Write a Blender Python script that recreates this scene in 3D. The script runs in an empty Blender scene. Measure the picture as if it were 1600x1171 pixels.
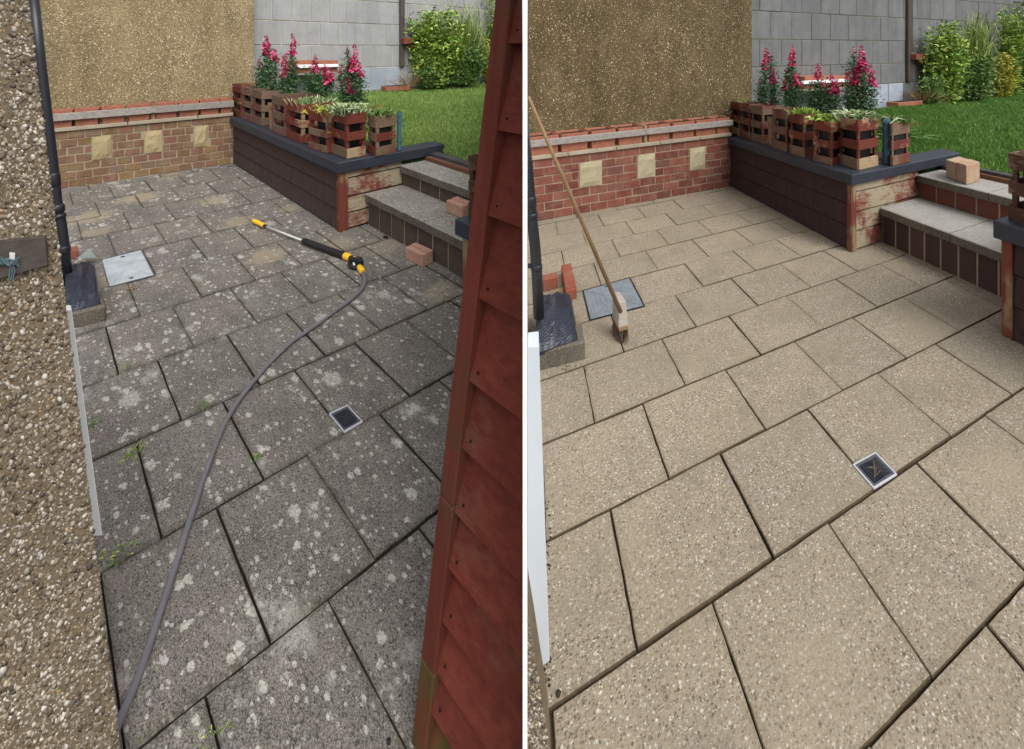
import bpy, bmesh, math, random
import numpy as np
from mathutils import Vector, Matrix

random.seed(7)
rng = np.random.default_rng(7)
SC = bpy.context.scene
COL = SC.collection

# ------------------------------------------------------------------ camera, sky, sun, exposure
F, CX, CY, CAMH = 700.0, 800.0, 75.0, 1.57      # focal length and principal point in photo pixels (1600 wide)
cam = bpy.data.cameras.new('camera')
cam_ob = bpy.data.objects.new('camera', cam)
COL.objects.link(cam_ob)
cam_ob.location = (0, 0, CAMH)
cam_ob.rotation_euler = (math.radians(90), 0, 0)
cam.sensor_fit = 'HORIZONTAL'
cam.sensor_width = 36.0
cam.lens = 36.0 * F / 1600.0
cam.shift_y = -(585.5 - CY) / 1600.0              # rising-front lens: uprights stay upright
cam.clip_start, cam.clip_end = 0.02, 400.0
SC.camera = cam_ob

SUN_EL, SUN_AZ = math.radians(54), math.radians(148)
world = bpy.data.worlds.new('World')
SC.world = world
world.use_nodes = True
wn = world.node_tree
wn.nodes.clear()
w_out = wn.nodes.new('ShaderNodeOutputWorld')
w_bg = wn.nodes.new('ShaderNodeBackground')
w_sky = wn.nodes.new('ShaderNodeTexSky')
w_sky.sky_type = 'NISHITA'
w_sky.sun_disc = False
w_sky.sun_elevation = SUN_EL
w_sky.sun_rotation = SUN_AZ
w_sky.dust_density = 4.0
w_hs = wn.nodes.new('ShaderNodeHueSaturation')
w_hs.inputs['Saturation'].default_value = 0.22
wn.links.new(w_sky.outputs[0], w_hs.inputs['Color'])
wn.links.new(w_hs.outputs[0], w_bg.inputs[0])
w_bg.inputs[1].default_value = 0.15
wn.links.new(w_bg.outputs[0], w_out.inputs[0])

sun = bpy.data.lights.new('sun', 'SUN')
sun.energy = 1.35
sun.angle = math.radians(34)
sun.color = (1.0, 0.97, 0.92)
sun_ob = bpy.data.objects.new('sun', sun)
COL.objects.link(sun_ob)
sdir = Vector((math.sin(SUN_AZ) * math.cos(SUN_EL), math.cos(SUN_AZ) * math.cos(SUN_EL), math.sin(SUN_EL)))
sun_ob.rotation_euler = sdir.to_track_quat('Z', 'Y').to_euler()
sun_ob.location = sdir * 20

SC.view_settings.view_transform = 'Standard'
SC.view_settings.look = 'None'
SC.view_settings.exposure = 0.5
SC.view_settings.gamma = 1.0
SC.view_settings.use_curve_mapping = False

# ------------------------------------------------------------------ measuring the two yards
class Yard:
    """One yard: its paving is a plane (it falls a little), with the slab lattice (u, v) laid on it."""
    def __init__(s, key, m, b, c, H):
        s.key, s.m, s.b, s.C, s.H = key, m, b, c, np.array(H)
        s.Hi = np.linalg.inv(s.H)
        s.O = s.g(*s.px(0, 0)); s.U = s.g(*s.px(1, 0)) - s.O; s.V = s.g(*s.px(0, 1)) - s.O
        # the lattice is affine on the plane; take the steps from well inside the view
        A = [s.g(*s.px(*q)) for q in ((-1, 2), (2, 2), (-1, 6))]
        s.U = (A[1] - A[0]) / 3; s.V = (A[2] - A[0]) / 4; s.O = A[0] + s.U - 2 * s.V
        s.ud = Vector((s.U.x, s.U.y, 0)).normalized(); s.vd = Vector((s.V.x, s.V.y, 0)).normalized()
        s.ul = Vector((s.U.x, s.U.y, 0)).length; s.vl = Vector((s.V.x, s.V.y, 0)).length
    def px(s, u, v):
        q = s.H @ np.array([u, v, 1.0]); return q[0] / q[2], q[1] / q[2]
    def hz(s, x): return s.m * x + s.b
    def g(s, x, y, H=0.0):
        Z = (s.C - F * H) / (y - s.hz(x))
        return Vector(((x - CX) / F * Z, Z, CAMH - (y - CY) / F * Z))
    def gz(s, X, Y, H=0.0):
        hzZ = (s.m * CX + s.b) * Y + s.m * F * X
        return CAMH - (hzZ - CY * Y) / F - s.C / F + H
    def W(s, u, v, z=0.0): return s.O + s.U * u + s.V * v + Vector((0, 0, z))
    def uv(s, p):
        d = p - s.O; det = s.U.x * s.V.y - s.U.y * s.V.x
        return ((d.x * s.V.y - d.y * s.V.x) / det, (s.U.x * d.y - s.U.y * d.x) / det)
    def guv(s, x, y, H=0.0): return s.uv(s.g(x, y, H))

def zrow(Y, y): return CAMH - (y - CY) / F * Y
def at(x, y, Y): return Vector(((x - CX) / F * Y, Y, zrow(Y, y)))
def on_plane(A, B, x, y):
    """Where the sight line through (x, y) meets the upright plane through A and B."""
    n = Vector((B.y - A.y, -(B.x - A.x), 0)); d = Vector(((x - CX) / F, 1, -(y - CY) / F))
    t = n.dot(Vector((A.x, A.y, 0))) / n.dot(d)
    return Vector((0, 0, CAMH)) + d * t

HL = [[270.65326176431654, 12.396706765222628, 837.2139052474425], [9.621426645386126, 14.427194695977272, 1055.6464362723987], [0.16689886996307865, 0.30099493863920945, 1.0]]
HR = [[610.4817418373403, 388.35900237407174, 1877.1176601812601], [13.058032561724342, 56.818071219495984, 1372.629327280733], [0.2528115718600031, 0.47097930680999817, 1.0]]
L = Yard('L', 0.006149, 47.68, 1120.0, HL)
R = Yard('R', -0.043388, 156.41, 1058.0, HR)
YN = {'L': 'stained grey patio', 'R': 'clean cream patio'}

# ------------------------------------------------------------------ materials
class Mat:
    def __init__(s, name, rough=0.85, spec=0.3):
        s.m = bpy.data.materials.new(name); s.m.use_nodes = True
        s.nt = s.m.node_tree; s.nt.nodes.clear()
        s.out = s.nt.nodes.new('ShaderNodeOutputMaterial'); s.b = s.nt.nodes.new('ShaderNodeBsdfPrincipled')
        s.nt.links.new(s.b.outputs[0], s.out.inputs[0])
        s.set(s.b.inputs['Roughness'], rough); s.set(s.b.inputs['Specular IOR Level'], spec)
    def set(s, sock, v):
        if isinstance(v, bpy.types.NodeSocket): s.nt.links.new(v, sock)
        elif isinstance(v, (tuple, list)) and sock.type == 'RGBA': sock.default_value = (*v[:3], 1)
        else: sock.default_value = v
    def n(s, t, out=0, props=None, **kw):
        nd = s.nt.nodes.new('ShaderNode' + t)
        for k, v in (props or {}).items(): setattr(nd, k, v)
        for k, v in kw.items(): s.set(nd.inputs[k.replace('_', ' ')], v)
        return nd.outputs[out]
    def math(s, op, a, b=0.0, clamp=False):
        nd = s.nt.nodes.new('ShaderNodeMath'); nd.operation = op; nd.use_clamp = clamp
        s.set(nd.inputs[0], a); s.set(nd.inputs[1], b); return nd.outputs[0]
    def mix(s, f, a, b, mode='MIX'):
        nd = s.nt.nodes.new('ShaderNodeMix'); nd.data_type = 'RGBA'; nd.blend_type = mode
        s.set(nd.inputs[0], f); s.set(nd.inputs[6], a); s.set(nd.inputs[7], b); return nd.outputs[2]
    def ramp(s, f, stops, interp='LINEAR'):
        nd = s.nt.nodes.new('ShaderNodeValToRGB'); s.set(nd.inputs[0], f); cr = nd.color_ramp; cr.interpolation = interp
        while len(cr.elements) < len(stops): cr.elements.new(0.5)
        for e, (p, c) in zip(cr.elements, stops):
            e.position = p; e.color = (c, c, c, 1) if isinstance(c, (int, float)) else (*c, 1)
        return nd.outputs[0]
    def pos(s): return s.n('NewGeometry', 'Position')
    def isl(s): return s.n('NewGeometry', 'Random Per Island')
    def objr(s): return s.n('ObjectInfo', 'Random')
    def uvm(s): return s.n('UVMap', props={'uv_map': 'UVMap'})
    def edge(s):
        """Distance to the slab's own edge, in slab widths."""
        q = s.n('UVMap', props={'uv_map': 'Slab'}); x = s.n('SeparateXYZ', 0, Vector=q); y = s.n('SeparateXYZ', 1, Vector=q)
        return s.math('MINIMUM', s.math('MINIMUM', x, s.math('SUBTRACT', 1.0, x)), s.math('MINIMUM', y, s.math('SUBTRACT', 1.0, y)))
    def map(s, vec, rot=0.0, scale=(1, 1, 1)):
        return s.n('Mapping', Vector=vec, Rotation=(0, 0, rot), Scale=scale)
    def noise(s, vec, scale, detail=4, rough=0.55, out=0): return s.n('TexNoise', out, Vector=vec, Scale=scale, Detail=detail, Roughness=rough)
    def vor(s, vec, scale, out=0, rnd=1.0): return s.n('TexVoronoi', out, Vector=vec, Scale=scale, Randomness=rnd)
    def bump(s, h, strength=0.3, dist=0.01): s.set(s.b.inputs['Normal'], s.n('Bump', Height=h, Strength=strength, Distance=dist))
    def col(s, c): s.set(s.b.inputs['Base Color'], c); return s

def plain(name, c, rough=0.6, var=0.15, scale=20, spec=0.3, bump=0.15):
    m = Mat(name, rough, spec); p = m.pos()
    t = m.noise(p, scale, 5)
    m.col(m.mix(m.ramp(t, [(0.3, 0.0), (0.7, 1.0)]), tuple(x * (1 - var) for x in c), tuple(x * (1 + var) for x in c)))
    if bump: m.bump(m.noise(p, scale * 4, 4), bump, 0.004)
    return m.m

def wood(name, c1, c2, ang, worn=None, amt=0.5, rough=0.8, grain=1.0, vert=False, drip=0.0):
    """Sawn timber: grain runs along the direction ang (or upright), paint worn to bare wood in patches."""
    m = Mat(name, rough, 0.2); p = m.pos()
    q = m.map(p, -ang, (3, 40, 6) if vert else (3, 40, 55))
    if vert: q = m.map(p, -ang, (45, 45, 2.5))
    g = m.noise(q, 1.0, 6, 0.65)
    big = m.noise(p, 3.5, 3)
    c = m.mix(m.ramp(g, [(0.3, 0.0), (0.72, 1.0)]), c1, c2)
    r = m.objr()
    c = m.mix(m.math('MULTIPLY', r, 0.35), c, tuple(x * 0.6 for x in c1))
    if worn:
        mask = m.math('ADD', m.math('MULTIPLY', big, 0.75), m.math('MULTIPLY', g, 0.35))
        c = m.mix(m.ramp(mask, [(0.62 - 0.28 * amt, 0.0), (0.70 - 0.24 * amt, 1.0)]), c, m.mix(g, tuple(x * 0.6 for x in worn), worn))
    h = g
    if drip:
        k = m.noise(m.map(p, 0, (34, 34, 2.2)), 1.0, 5, .6)
        c = m.mix(m.ramp(k, [(.40, drip), (.60, 0.0)]), c, tuple(x * .45 for x in c1)); c = m.mix(m.ramp(k, [(.58, 0.0), (.75, drip)]), c, tuple(x * 1.5 for x in c2)); h = m.math('ADD', g, k)
    m.col(c); m.bump(h, 0.35 * grain, 0.004)
    return m.m

AUL, AVL = math.atan2(L.ud.y, L.ud.x), math.atan2(L.vd.y, L.vd.x)
AUR, AVR = math.atan2(R.ud.y, R.ud.x), math.atan2(R.vd.y, R.vd.x)

def paving_dirty(tans):
    m = Mat('stained_paving', 0.92, 0.2); q = m.uvm(); p = m.pos()
    big = m.noise(q, 2.2, 5, 0.6); mid = m.noise(q, 9, 5, 0.6); fine = m.noise(q, 240, 3, 0.75)
    c = m.mix(m.ramp(big, [(0.32, 0.0), (0.68, 1.0)]), (0.098, 0.086, 0.076), (0.205, 0.180, 0.155))
    c = m.mix(m.math('MULTIPLY', m.objr(), 0.45), c, (0.12, 0.107, 0.094))
    c = m.mix(m.ramp(mid, [(0.5, 0.0), (0.75, 0.55)]), c, (0.235, 0.215, 0.185))
    c = m.mix(m.ramp(mid, [(0.25, 0.5), (0.45, 0.0)]), c, (0.062, 0.057, 0.054))
    c = m.mix(m.ramp(m.noise(q, 3.4, 7, .68), [(.34, .75), (.50, 0.0)]), c, (0.048, 0.042, 0.038))
    gr = m.ramp(fine, [(0.40, 0.0), (0.60, 1.0)])
    c = m.mix(gr, m.mix(0.60, c, (0.026, 0.023, 0.021)), m.mix(0.34, c, (0.40, 0.37, 0.33)))
    # exposed bits of aggregate
    v = m.vor(q, 190, 1); vs = m.n('SeparateColor', 0, Color=v)
    c = m.mix(m.ramp(vs, [(0.90, 0.0), (0.93, 0.4)]), c, (0.36, 0.33, 0.28))
    c = m.mix(m.ramp(vs, [(0.10, 0.6), (0.16, 0.0)]), c, (0.025, 0.022, 0.02))
    # lichen: round pale blots of two sizes, thicker where the big noise says so
    dens = m.noise(q, 1.6, 3); wob = m.noise(q, 48, 6, 0.8)
    crust = m.math('MULTIPLY', m.ramp(m.noise(q, 85, 5, .75), [(0.36, 0.15), (0.54, 1.0)]), m.ramp(fine, [(0.30, 0.35), (0.55, 1.0)]))
    for sc, thr, rmax, a in ((5.5, 0.62, 0.34, 0.65), (12, 0.46, 0.36, 0.9), (23, 0.42, 0.38, 0.9), (45, 0.42, 0.38, 0.85)):
        d = m.math('ADD', m.vor(q, sc), m.math('MULTIPLY', m.math('SUBTRACT', wob, 0.5), 0.85))
        cr = m.n('SeparateColor', 0, Color=m.vor(q, sc, 1))
        cg = m.n('SeparateColor', 1, Color=m.vor(q, sc, 1))
        lim = m.math('MULTIPLY', cg, rmax)
        k = m.math('GREATER_THAN', m.math('ADD', cr, m.math('MULTIPLY', m.math('SUBTRACT', dens, 0.5), 1.9)), thr)
        edge = m.math('MULTIPLY', m.math('SUBTRACT', lim, d), 20.0, True)
        f = m.math('MULTIPLY', m.math('MULTIPLY', edge, k), a)
        f = m.math('MULTIPLY', f, crust)
        c = m.mix(f, c, m.mix(big, (0.42, 0.41, 0.37), (0.58, 0.55, 0.49)))
    sm = m.math('ADD', m.noise(q, 4.2, 7, .72), m.math('MULTIPLY', m.math('SUBTRACT', dens, .5), .35))
    c = m.mix(m.math('MULTIPLY', m.ramp(sm, [(.585, 0.0), (.655, .8)]), crust), c, (0.40, 0.385, 0.345))
    # swept patches where the lance has already bitten
    for (t, rad, s) in tans:
        d = m.n('VectorMath', 1, props={'operation': 'DISTANCE'}, )
        nd = d.node; m.set(nd.inputs[0], p); nd.inputs[1].default_value = t
        d = m.math('ADD', d, m.math('MULTIPLY', m.math('SUBTRACT', m.noise(p, 14, 4), 0.5), rad * 2.2))
        f = m.math('MULTIPLY', m.ramp(m.math('DIVIDE', d, rad * 2), [(0.3, 1.0), (0.55, 0.0)]), s)
        c = m.mix(f, c, m.mix(gr, (0.20, 0.165, 0.115), (0.34, 0.29, 0.21)))
    e = m.math('ADD', m.edge(), m.math('MULTIPLY', m.math('SUBTRACT', m.noise(q, 13, 5, .65), .5), .16))
    c = m.mix(m.ramp(e, [(0.0, .5), (0.055, 0.0)]), c, m.mix(m.ramp(mid, [(.45, 0.0), (.6, 1.0)]), (0.040, 0.034, 0.027), (0.075, 0.072, 0.04)))
    m.col(c); m.bump(m.math('ADD', fine, m.math('MULTIPLY', m.vor(q, 190), 0.8)), 0.5, 0.004)
    return m.m

def paving_clean():
    m = Mat('washed_paving', 0.9, 0.2); q = m.uvm()
    big = m.noise(q, 1.7, 4, 0.6); mid = m.noise(q, 6, 4); fine = m.noise(q, 190, 3, 0.7)
    c = m.mix(m.ramp(big, [(0.3, 0.0), (0.7, 1.0)]), (0.225, 0.188, 0.130), (0.34, 0.287, 0.205))
    c = m.mix(m.math('MULTIPLY', m.objr(), 0.7), c, (0.215, 0.188, 0.138))
    c = m.mix(m.ramp(mid, [(0.52, 0.0), (0.78, 0.42)]), c, (0.20, 0.18, 0.142))
    show = m.ramp(m.noise(q, 2.6, 3), [(0.30, 0.25), (0.56, 1.0)])
    for sc, lo in ((105, 0.5), (150, 0.5), (230, .5)):
        cell = m.n('SeparateColor', 0, Color=m.vor(q, sc, 1)); d = m.vor(q, sc)
        stone = m.ramp(cell, [(0.0, (0.035, 0.026, 0.02)), (0.16, (0.10, 0.075, 0.055)), (0.34, (0.24, 0.195, 0.145)), (0.6, (0.34, 0.30, 0.235)), (0.75, (0.24, 0.165, 0.105)), (0.87, (0.19, 0.19, 0.185)), (0.95, (0.60, 0.56, 0.49))])
        f = m.math('MULTIPLY', m.ramp(d, [(0.30, 1.0), (0.50, 0.0)]), m.math('MULTIPLY', show, 0.8))
        c = m.mix(f, c, stone)
    c = m.mix(m.ramp(fine, [(0.3, 0.32), (0.5, 0.0)]), c, (0.15, 0.12, 0.085))
    c = m.mix(m.ramp(m.noise(q, 3.1, 6, .7), [(0.50, 0.0), (0.70, 0.5)]), c, (0.155, 0.135, 0.103))
    e = m.math('ADD', m.edge(), m.math('MULTIPLY', m.math('SUBTRACT', m.noise(q, 11, 5, .65), .5), .16))
    c = m.mix(m.ramp(e, [(0.0, .45), (0.05, 0.0)]), c, (0.17, 0.135, 0.09))
    m.col(c); m.bump(m.math('ADD', fine, m.vor(q, 95)), 0.4, 0.003)
    return m.m

def brickmat(name, stops, dirt, amt, scale=1.0):
    m = Mat(name, 0.9, 0.2); p = m.pos()
    c = m.ramp(m.objr(), stops)
    n1 = m.noise(p, 9 * scale, 5, 0.6); n2 = m.noise(p, 60, 4, 0.7)
    c = m.mix(m.ramp(n1, [(0.42, 0.0), (0.75, amt)]), c, dirt)
    c = m.mix(m.ramp(n2, [(0.3, 0.35), (0.55, 0.0)]), c, (0.05, 0.035, 0.025))
    m.col(c); m.bump(n2, 0.5, 0.006)
    return m.m

def stonelike(name, c1, c2, c3, scale=30, rough=0.92, bump=0.5, streak=0.0):
    m = Mat(name, rough, 0.2); p = m.pos()
    a = m.noise(p, scale * 0.15, 5, 0.6); b = m.noise(p, scale * 3, 4, 0.7)
    c = m.mix(m.ramp(a, [(0.3, 0.0), (0.7, 1.0)]), c1, c2)
    c = m.mix(m.ramp(b, [(0.45, 0.0), (0.72, 0.75)]), c, c3)
    c = m.mix(m.math('MULTIPLY', m.objr(), 0.3), c, tuple(x * 0.7 for x in c1))
    if streak:
        k = m.noise(m.map(p, 0, (5.5, 5.5, .7)), 1.0, 6, .65)
        c = m.mix(m.ramp(k, [(.42, 0.0), (.68, streak)]), c, tuple(x * .45 for x in c1))
        k = m.noise(m.map(p, 0, (2.5, 2.5, 2.0)), 1.0, 6, .7)
        c = m.mix(m.ramp(k, [(.52, 0.0), (.66, streak)]), c, c3)
    m.col(c); m.bump(b, bump, 0.006)
    return m.m

def leafmat(name, stops, rough=0.6):
    m = Mat(name, rough, 0.25)
    c = m.ramp(m.isl(), stops)
    if 'lawn' in name: c = m.mix(1.0, c, m.ramp(m.noise(m.pos(), 1.7, 5, .65), [(.32, (.72, .78, .7)), (.68, (1.25, 1.12, 1.1))]), 'MULTIPLY')
    m.col(c); return m.m

def pebblemat(name, stops, rough=0.75):
    m = Mat(name, rough, 0.3); p = m.pos()
    c = m.ramp(m.isl(), stops)
    c = m.mix(m.ramp(m.noise(p, 160, 3), [(0.45, 0.0), (0.75, 0.5)]), c, (0.10, 0.08, 0.055))
    c = m.mix(1.0, c, m.ramp(m.noise(m.map(p, 0, (2.2, 2.2, 1.0)), 1.0, 6, .65), [(0.3, 0.62), (0.7, 1.22)]), 'MULTIPLY')
    m.col(c); return m.m

MT = {}
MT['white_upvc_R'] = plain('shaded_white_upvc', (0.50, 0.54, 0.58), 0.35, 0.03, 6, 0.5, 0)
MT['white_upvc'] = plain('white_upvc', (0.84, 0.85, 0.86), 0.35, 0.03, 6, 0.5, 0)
MT['partition'] = plain('white_board_paint', (0.86, 0.86, 0.85), 0.6, 0.02, 6, 0.3, 0)
MT['black_pipe'] = plain('black_pipe_plastic', (0.012, 0.013, 0.018), 0.42, 0.2, 30, 0.5, 0.05)
MT['earth'] = stonelike('bare_earth', (0.05, 0.04, 0.03), (0.09, 0.07, 0.05), (0.13, 0.10, 0.07))
MT['joint_L'] = stonelike('dark_joint_dirt', (0.022, 0.019, 0.015), (0.05, 0.042, 0.032), (0.07, 0.06, 0.045))
MT['joint_R'] = stonelike('brown_joint_dirt', (0.055, 0.04, 0.022), (0.10, 0.075, 0.045), (0.14, 0.11, 0.07))
MT['render_base_L'] = stonelike('pale_tan_render', (0.185, 0.137, 0.07), (0.295, 0.225, 0.12), (0.385, 0.305, 0.175), 26, streak=.5)
MT['render_base_R'] = stonelike('tan_render', (0.072, 0.050, 0.021), (0.125, 0.091, 0.042), (0.18, 0.135, 0.068), 26, streak=.5)
MT['render_near'] = stonelike('brown_render', (0.115, 0.086, 0.052), (0.185, 0.145, 0.095), (0.245, 0.20, 0.14), 40)
MT['pebble_far_L'] = pebblemat('pale_small_pebbles', [(0.0, (0.07, 0.048, 0.025)), (0.25, (0.17, 0.12, 0.06)), (0.55, (0.33, 0.25, 0.13)), (0.8, (0.48, 0.385, 0.225)), (0.94, (0.66, 0.57, 0.40)), (1.0, (0.78, 0.72, 0.6))])
MT['pebble_far_R'] = pebblemat('small_pebbles', [(0.0, (0.045, 0.032, 0.018)), (0.3, (0.12, 0.085, 0.042)), (0.55, (0.21, 0.155, 0.08)), (0.8, (0.36, 0.275, 0.145)), (0.94, (0.58, 0.48, 0.29)), (1.0, (0.74, 0.67, 0.5))])
MT['pebble_near'] = pebblemat('mixed_pebbles', [(0.0, (0.06, 0.053, 0.05)), (0.18, (0.12, 0.088, 0.055)), (0.40, (0.21, 0.16, 0.10)), (0.60, (0.25, 0.215, 0.165)), (0.80, (0.37, 0.325, 0.26)), (0.96, (0.58, 0.55, 0.50)), (1.0, (0.36, 0.21, 0.085))])
MT['mortar_L'] = stonelike('dirty_mortar', (0.30, 0.245, 0.165), (0.39, 0.325, 0.225), (0.22, 0.175, 0.12))
MT['mortar_R'] = stonelike('pale_mortar', (0.29, 0.215, 0.16), (0.38, 0.29, 0.215), (0.21, 0.15, 0.11))
MT['brick_L'] = brickmat('grimy_brick', [(0.0, (0.165, 0.095, 0.045)), (0.35, (0.17, 0.09, 0.06)), (0.6, (0.19, 0.085, 0.065)), (0.8, (0.22, 0.135, 0.06)), (1.0, (0.17, 0.115, 0.085))], (0.25, 0.19, 0.11), 0.75)
MT['brick_R'] = brickmat('washed_red_brick', [(0.0, (0.115, 0.036, 0.027)), (0.4, (0.165, 0.049, 0.034)), (0.75, (0.205, 0.07, 0.048)), (1.0, (0.14, 0.062, 0.05))], (0.28, 0.165, 0.115), 0.5)
MT['inset_L'] = stonelike('buff_split_stone', (0.33, 0.26, 0.14), (0.44, 0.36, 0.21), (0.24, 0.17, 0.08), 24)
MT['inset_R'] = stonelike('pale_split_stone', (0.37, 0.32, 0.20), (0.46, 0.41, 0.275), (0.28, 0.235, 0.14), 24)
MT['coping'] = stonelike('pale_coping', (0.30, 0.25, 0.18), (0.42, 0.36, 0.28), (0.22, 0.18, 0.13), 40)
MT['old_pot'] = plain('weathered_pot', (0.20, 0.115, 0.075), 0.85, 0.25, 25)
MT['terracotta'] = plain('terracotta', (0.30, 0.115, 0.07), 0.75, 0.2, 25)
MT['block_L'] = stonelike('pale_grey_block', (0.285, 0.295, 0.30), (0.365, 0.37, 0.37), (0.45, 0.44, 0.415), 34, 0.95, 0.35, .22)
MT['block_R'] = stonelike('grey_block', (0.135, 0.14, 0.143), (0.185, 0.19, 0.19), (0.23, 0.228, 0.218), 34, 0.95, 0.35, .28)
MT['block_glazed'] = stonelike('blue_grey_block', (0.26, 0.30, 0.36), (0.36, 0.40, 0.46), (0.45, 0.48, 0.52), 34, 0.8, 0.2)
MT['block_mortar_L'] = stonelike('cream_mortar', (0.42, 0.37, 0.26), (0.55, 0.50, 0.38), (0.33, 0.29, 0.21), 34)
MT['block_mortar_R'] = stonelike('sandy_mortar', (0.19, 0.16, 0.105), (0.26, 0.225, 0.155), (0.12, 0.10, 0.075), 34)
MT['cap'] = plain('slate_blue_paint', (0.026, 0.031, 0.043), 0.5, 0.2, 9, 0.4)
MT['soil'] = stonelike('potting_soil', (0.02, 0.015, 0.01), (0.045, 0.033, 0.02), (0.07, 0.05, 0.03), 40)
MT['soil_light'] = plain('dry_debris', (0.10, 0.078, 0.05), 0.9, 0.3, 60)
MT['liner'] = plain('black_pot_liner', (0.012, 0.012, 0.013), 0.5, 0.2, 20)
MT['concrete_L'] = stonelike('lichened_concrete', (0.13, 0.12, 0.103), (0.25, 0.235, 0.205), (0.50, 0.48, 0.43), 16)
MT['concrete_R'] = stonelike('washed_concrete', (0.235, 0.225, 0.205), (0.35, 0.335, 0.305), (0.43, 0.41, 0.375), 16)
MT['edge_R'] = stonelike('rough_concrete_edge', (0.065, 0.055, 0.042), (0.13, 0.115, 0.088), (0.25, 0.225, 0.18), 40)
MT['soldier_L'] = brickmat('dull_brown_brick', [(0.0, (0.060, 0.043, 0.035)), (0.5, (0.074, 0.053, 0.043)), (1.0, (0.088, 0.063, 0.046))], (0.12, 0.092, 0.058), 0.5)
MT['soldier_R'] = brickmat('dark_brown_brick', [(0.0, (0.052, 0.03, 0.028)), (0.6, (0.068, 0.038, 0.033)), (1.0, (0.08, 0.045, 0.036))], (0.09, 0.06, 0.05), 0.3)
MT['soldier2_R'] = brickmat('red_brown_brick', [(0.0, (0.11, 0.038, 0.025)), (1.0, (0.15, 0.05, 0.032))], (0.13, 0.07, 0.05), 0.4)
MT['pink_brick'] = brickmat('loose_pink_brick', [(0.0, (0.36, 0.18, 0.13)), (1.0, (0.42, 0.235, 0.17))], (0.48, 0.33, 0.24), 0.6)
MT['red_brick'] = brickmat('loose_red_brick', [(0.0, (0.21, 0.05, 0.032)), (1.0, (0.26, 0.08, 0.052))], (0.20, 0.12, 0.08), 0.7)
MT['tan_brick'] = brickmat('loose_tan_brick', [(0.0, (0.38, 0.24, 0.16)), (1.0, (0.46, 0.35, 0.24))], (0.5, 0.4, 0.28), 0.6)
for k, au, av in (('L', AUL, AVL), ('R', AUR, AVR)):
    MT['bed_board_' + k] = wood('brown_cladding_' + ('grey_yard' if k == 'L' else 'cream_yard'), *(((0.056, 0.034, 0.032), (0.088, 0.056, 0.052)) if k == 'L' else ((0.040, 0.022, 0.022), (0.064, 0.036, 0.036))), av, rough=0.75, drip=.32)
    MT['end_board_' + k] = wood('worn_red_board', (0.16, 0.046, 0.032), (0.225, 0.075, 0.052), au, (0.385, 0.325, 0.225), 0.66 if k == 'L' else 0.45)
    MT['post_' + k] = wood('red_post', (0.135, 0.036, 0.023), (0.195, 0.058, 0.036), 0, (0.31, 0.225, 0.125), 0.42 if k == 'L' else 0.2, vert=True)
    MT['rail_' + k] = wood('weathered_rail', (0.21, 0.19, 0.175), (0.38, 0.345, 0.31), au)
    MT['crate_red_u' + k] = wood('red_crate_slat', (0.115, 0.027, 0.018), (0.175, 0.045, 0.03), au, (0.38, 0.25, 0.14), 0.10)
    MT['crate_raw_u' + k] = wood('bare_crate_slat', (0.14, 0.09, 0.056), (0.24, 0.168, 0.11), au, (0.17, 0.055, 0.04), 0.2)
    MT['crate_old_u' + k] = wood('old_crate_slat', (0.115, 0.072, 0.05), (0.21, 0.145, 0.105), au, (0.17, 0.055, 0.04), 0.3)
    MT['crate_dark_u' + k] = wood('dark_crate_slat', (0.06, 0.028, 0.018), (0.10, 0.048, 0.03), au, (0.2, 0.14, 0.1), 0.1)
    MT['sleeper_' + k] = wood('edging_timber', (0.11, 0.05, 0.03), (0.19, 0.09, 0.055), av)
    MT['sleeper_dark_' + k] = wood('dark_edging_timber', (0.045, 0.045, 0.045), (0.12, 0.12, 0.118), av)
MT['crate_worn'] = wood('half_worn_crate_slat', (0.2, 0.05, 0.03), (0.25, 0.07, 0.045), AUL, (0.42, 0.31, 0.19), 0.75)
MT['gate'] = wood('red_gate_board', (0.115, 0.025, 0.0165), (0.205, 0.046, 0.029), AVL, (0.17, 0.06, 0.04), 0.02, grain=1.2)
MT['gate_stile'] = wood('red_gate_stile', (0.115, 0.027, 0.018), (0.18, 0.045, 0.029), 0, (0.13, 0.05, 0.03), 0.0, vert=True)
MT['gate_moss'] = wood('mossy_gate_foot', (0.07, 0.05, 0.014), (0.13, 0.09, 0.03), 0, (0.15, 0.05, 0.025), 0.35, vert=True)
MT['old_timber'] = wood('grey_bracket_timber', (0.055, 0.045, 0.04), (0.125, 0.105, 0.09), AUL)
MT['yellow'] = plain('yellow_plastic', (0.78, 0.46, 0.02), 0.35, 0.06, 30, 0.5, 0)
MT['black_rubber'] = plain('black_rubber', (0.014, 0.014, 0.015), 0.55, 0.2, 40)
MT['steel'] = plain('steel_tube', (0.55, 0.57, 0.55), 0.3, 0.05, 40, 0.8, 0)
MT['hose'] = plain('grey_hose', (0.135, 0.13, 0.145), 0.45, 0.12, 12, 0.4, 0.05)
MT['handle'] = wood('broom_handle_wood', (0.20, 0.125, 0.06), (0.30, 0.20, 0.105), 0, vert=True)
MT['broom_head'] = wood('pale_broom_head', (0.33, 0.30, 0.26), (0.46, 0.43, 0.38), 0.4)
MT['bristle'] = leafmat('broom_bristle', [(0.0, (0.035, 0.025, 0.016)), (0.6, (0.13, 0.09, 0.055)), (1.0, (0.25, 0.18, 0.11))])
MT['cover_L'] = plain('dusty_cover_plastic', (0.34, 0.37, 0.39), 0.6, 0.16, 14, 0.3)
MT['cover_R'] = plain('blue_grey_cover_plastic', (0.165, 0.19, 0.215), 0.45, 0.14, 14, 0.4)
MT['drain_frame'] = plain('pale_grey_drain_frame', (0.46, 0.46, 0.50), 0.45, 0.1, 40)
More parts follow.
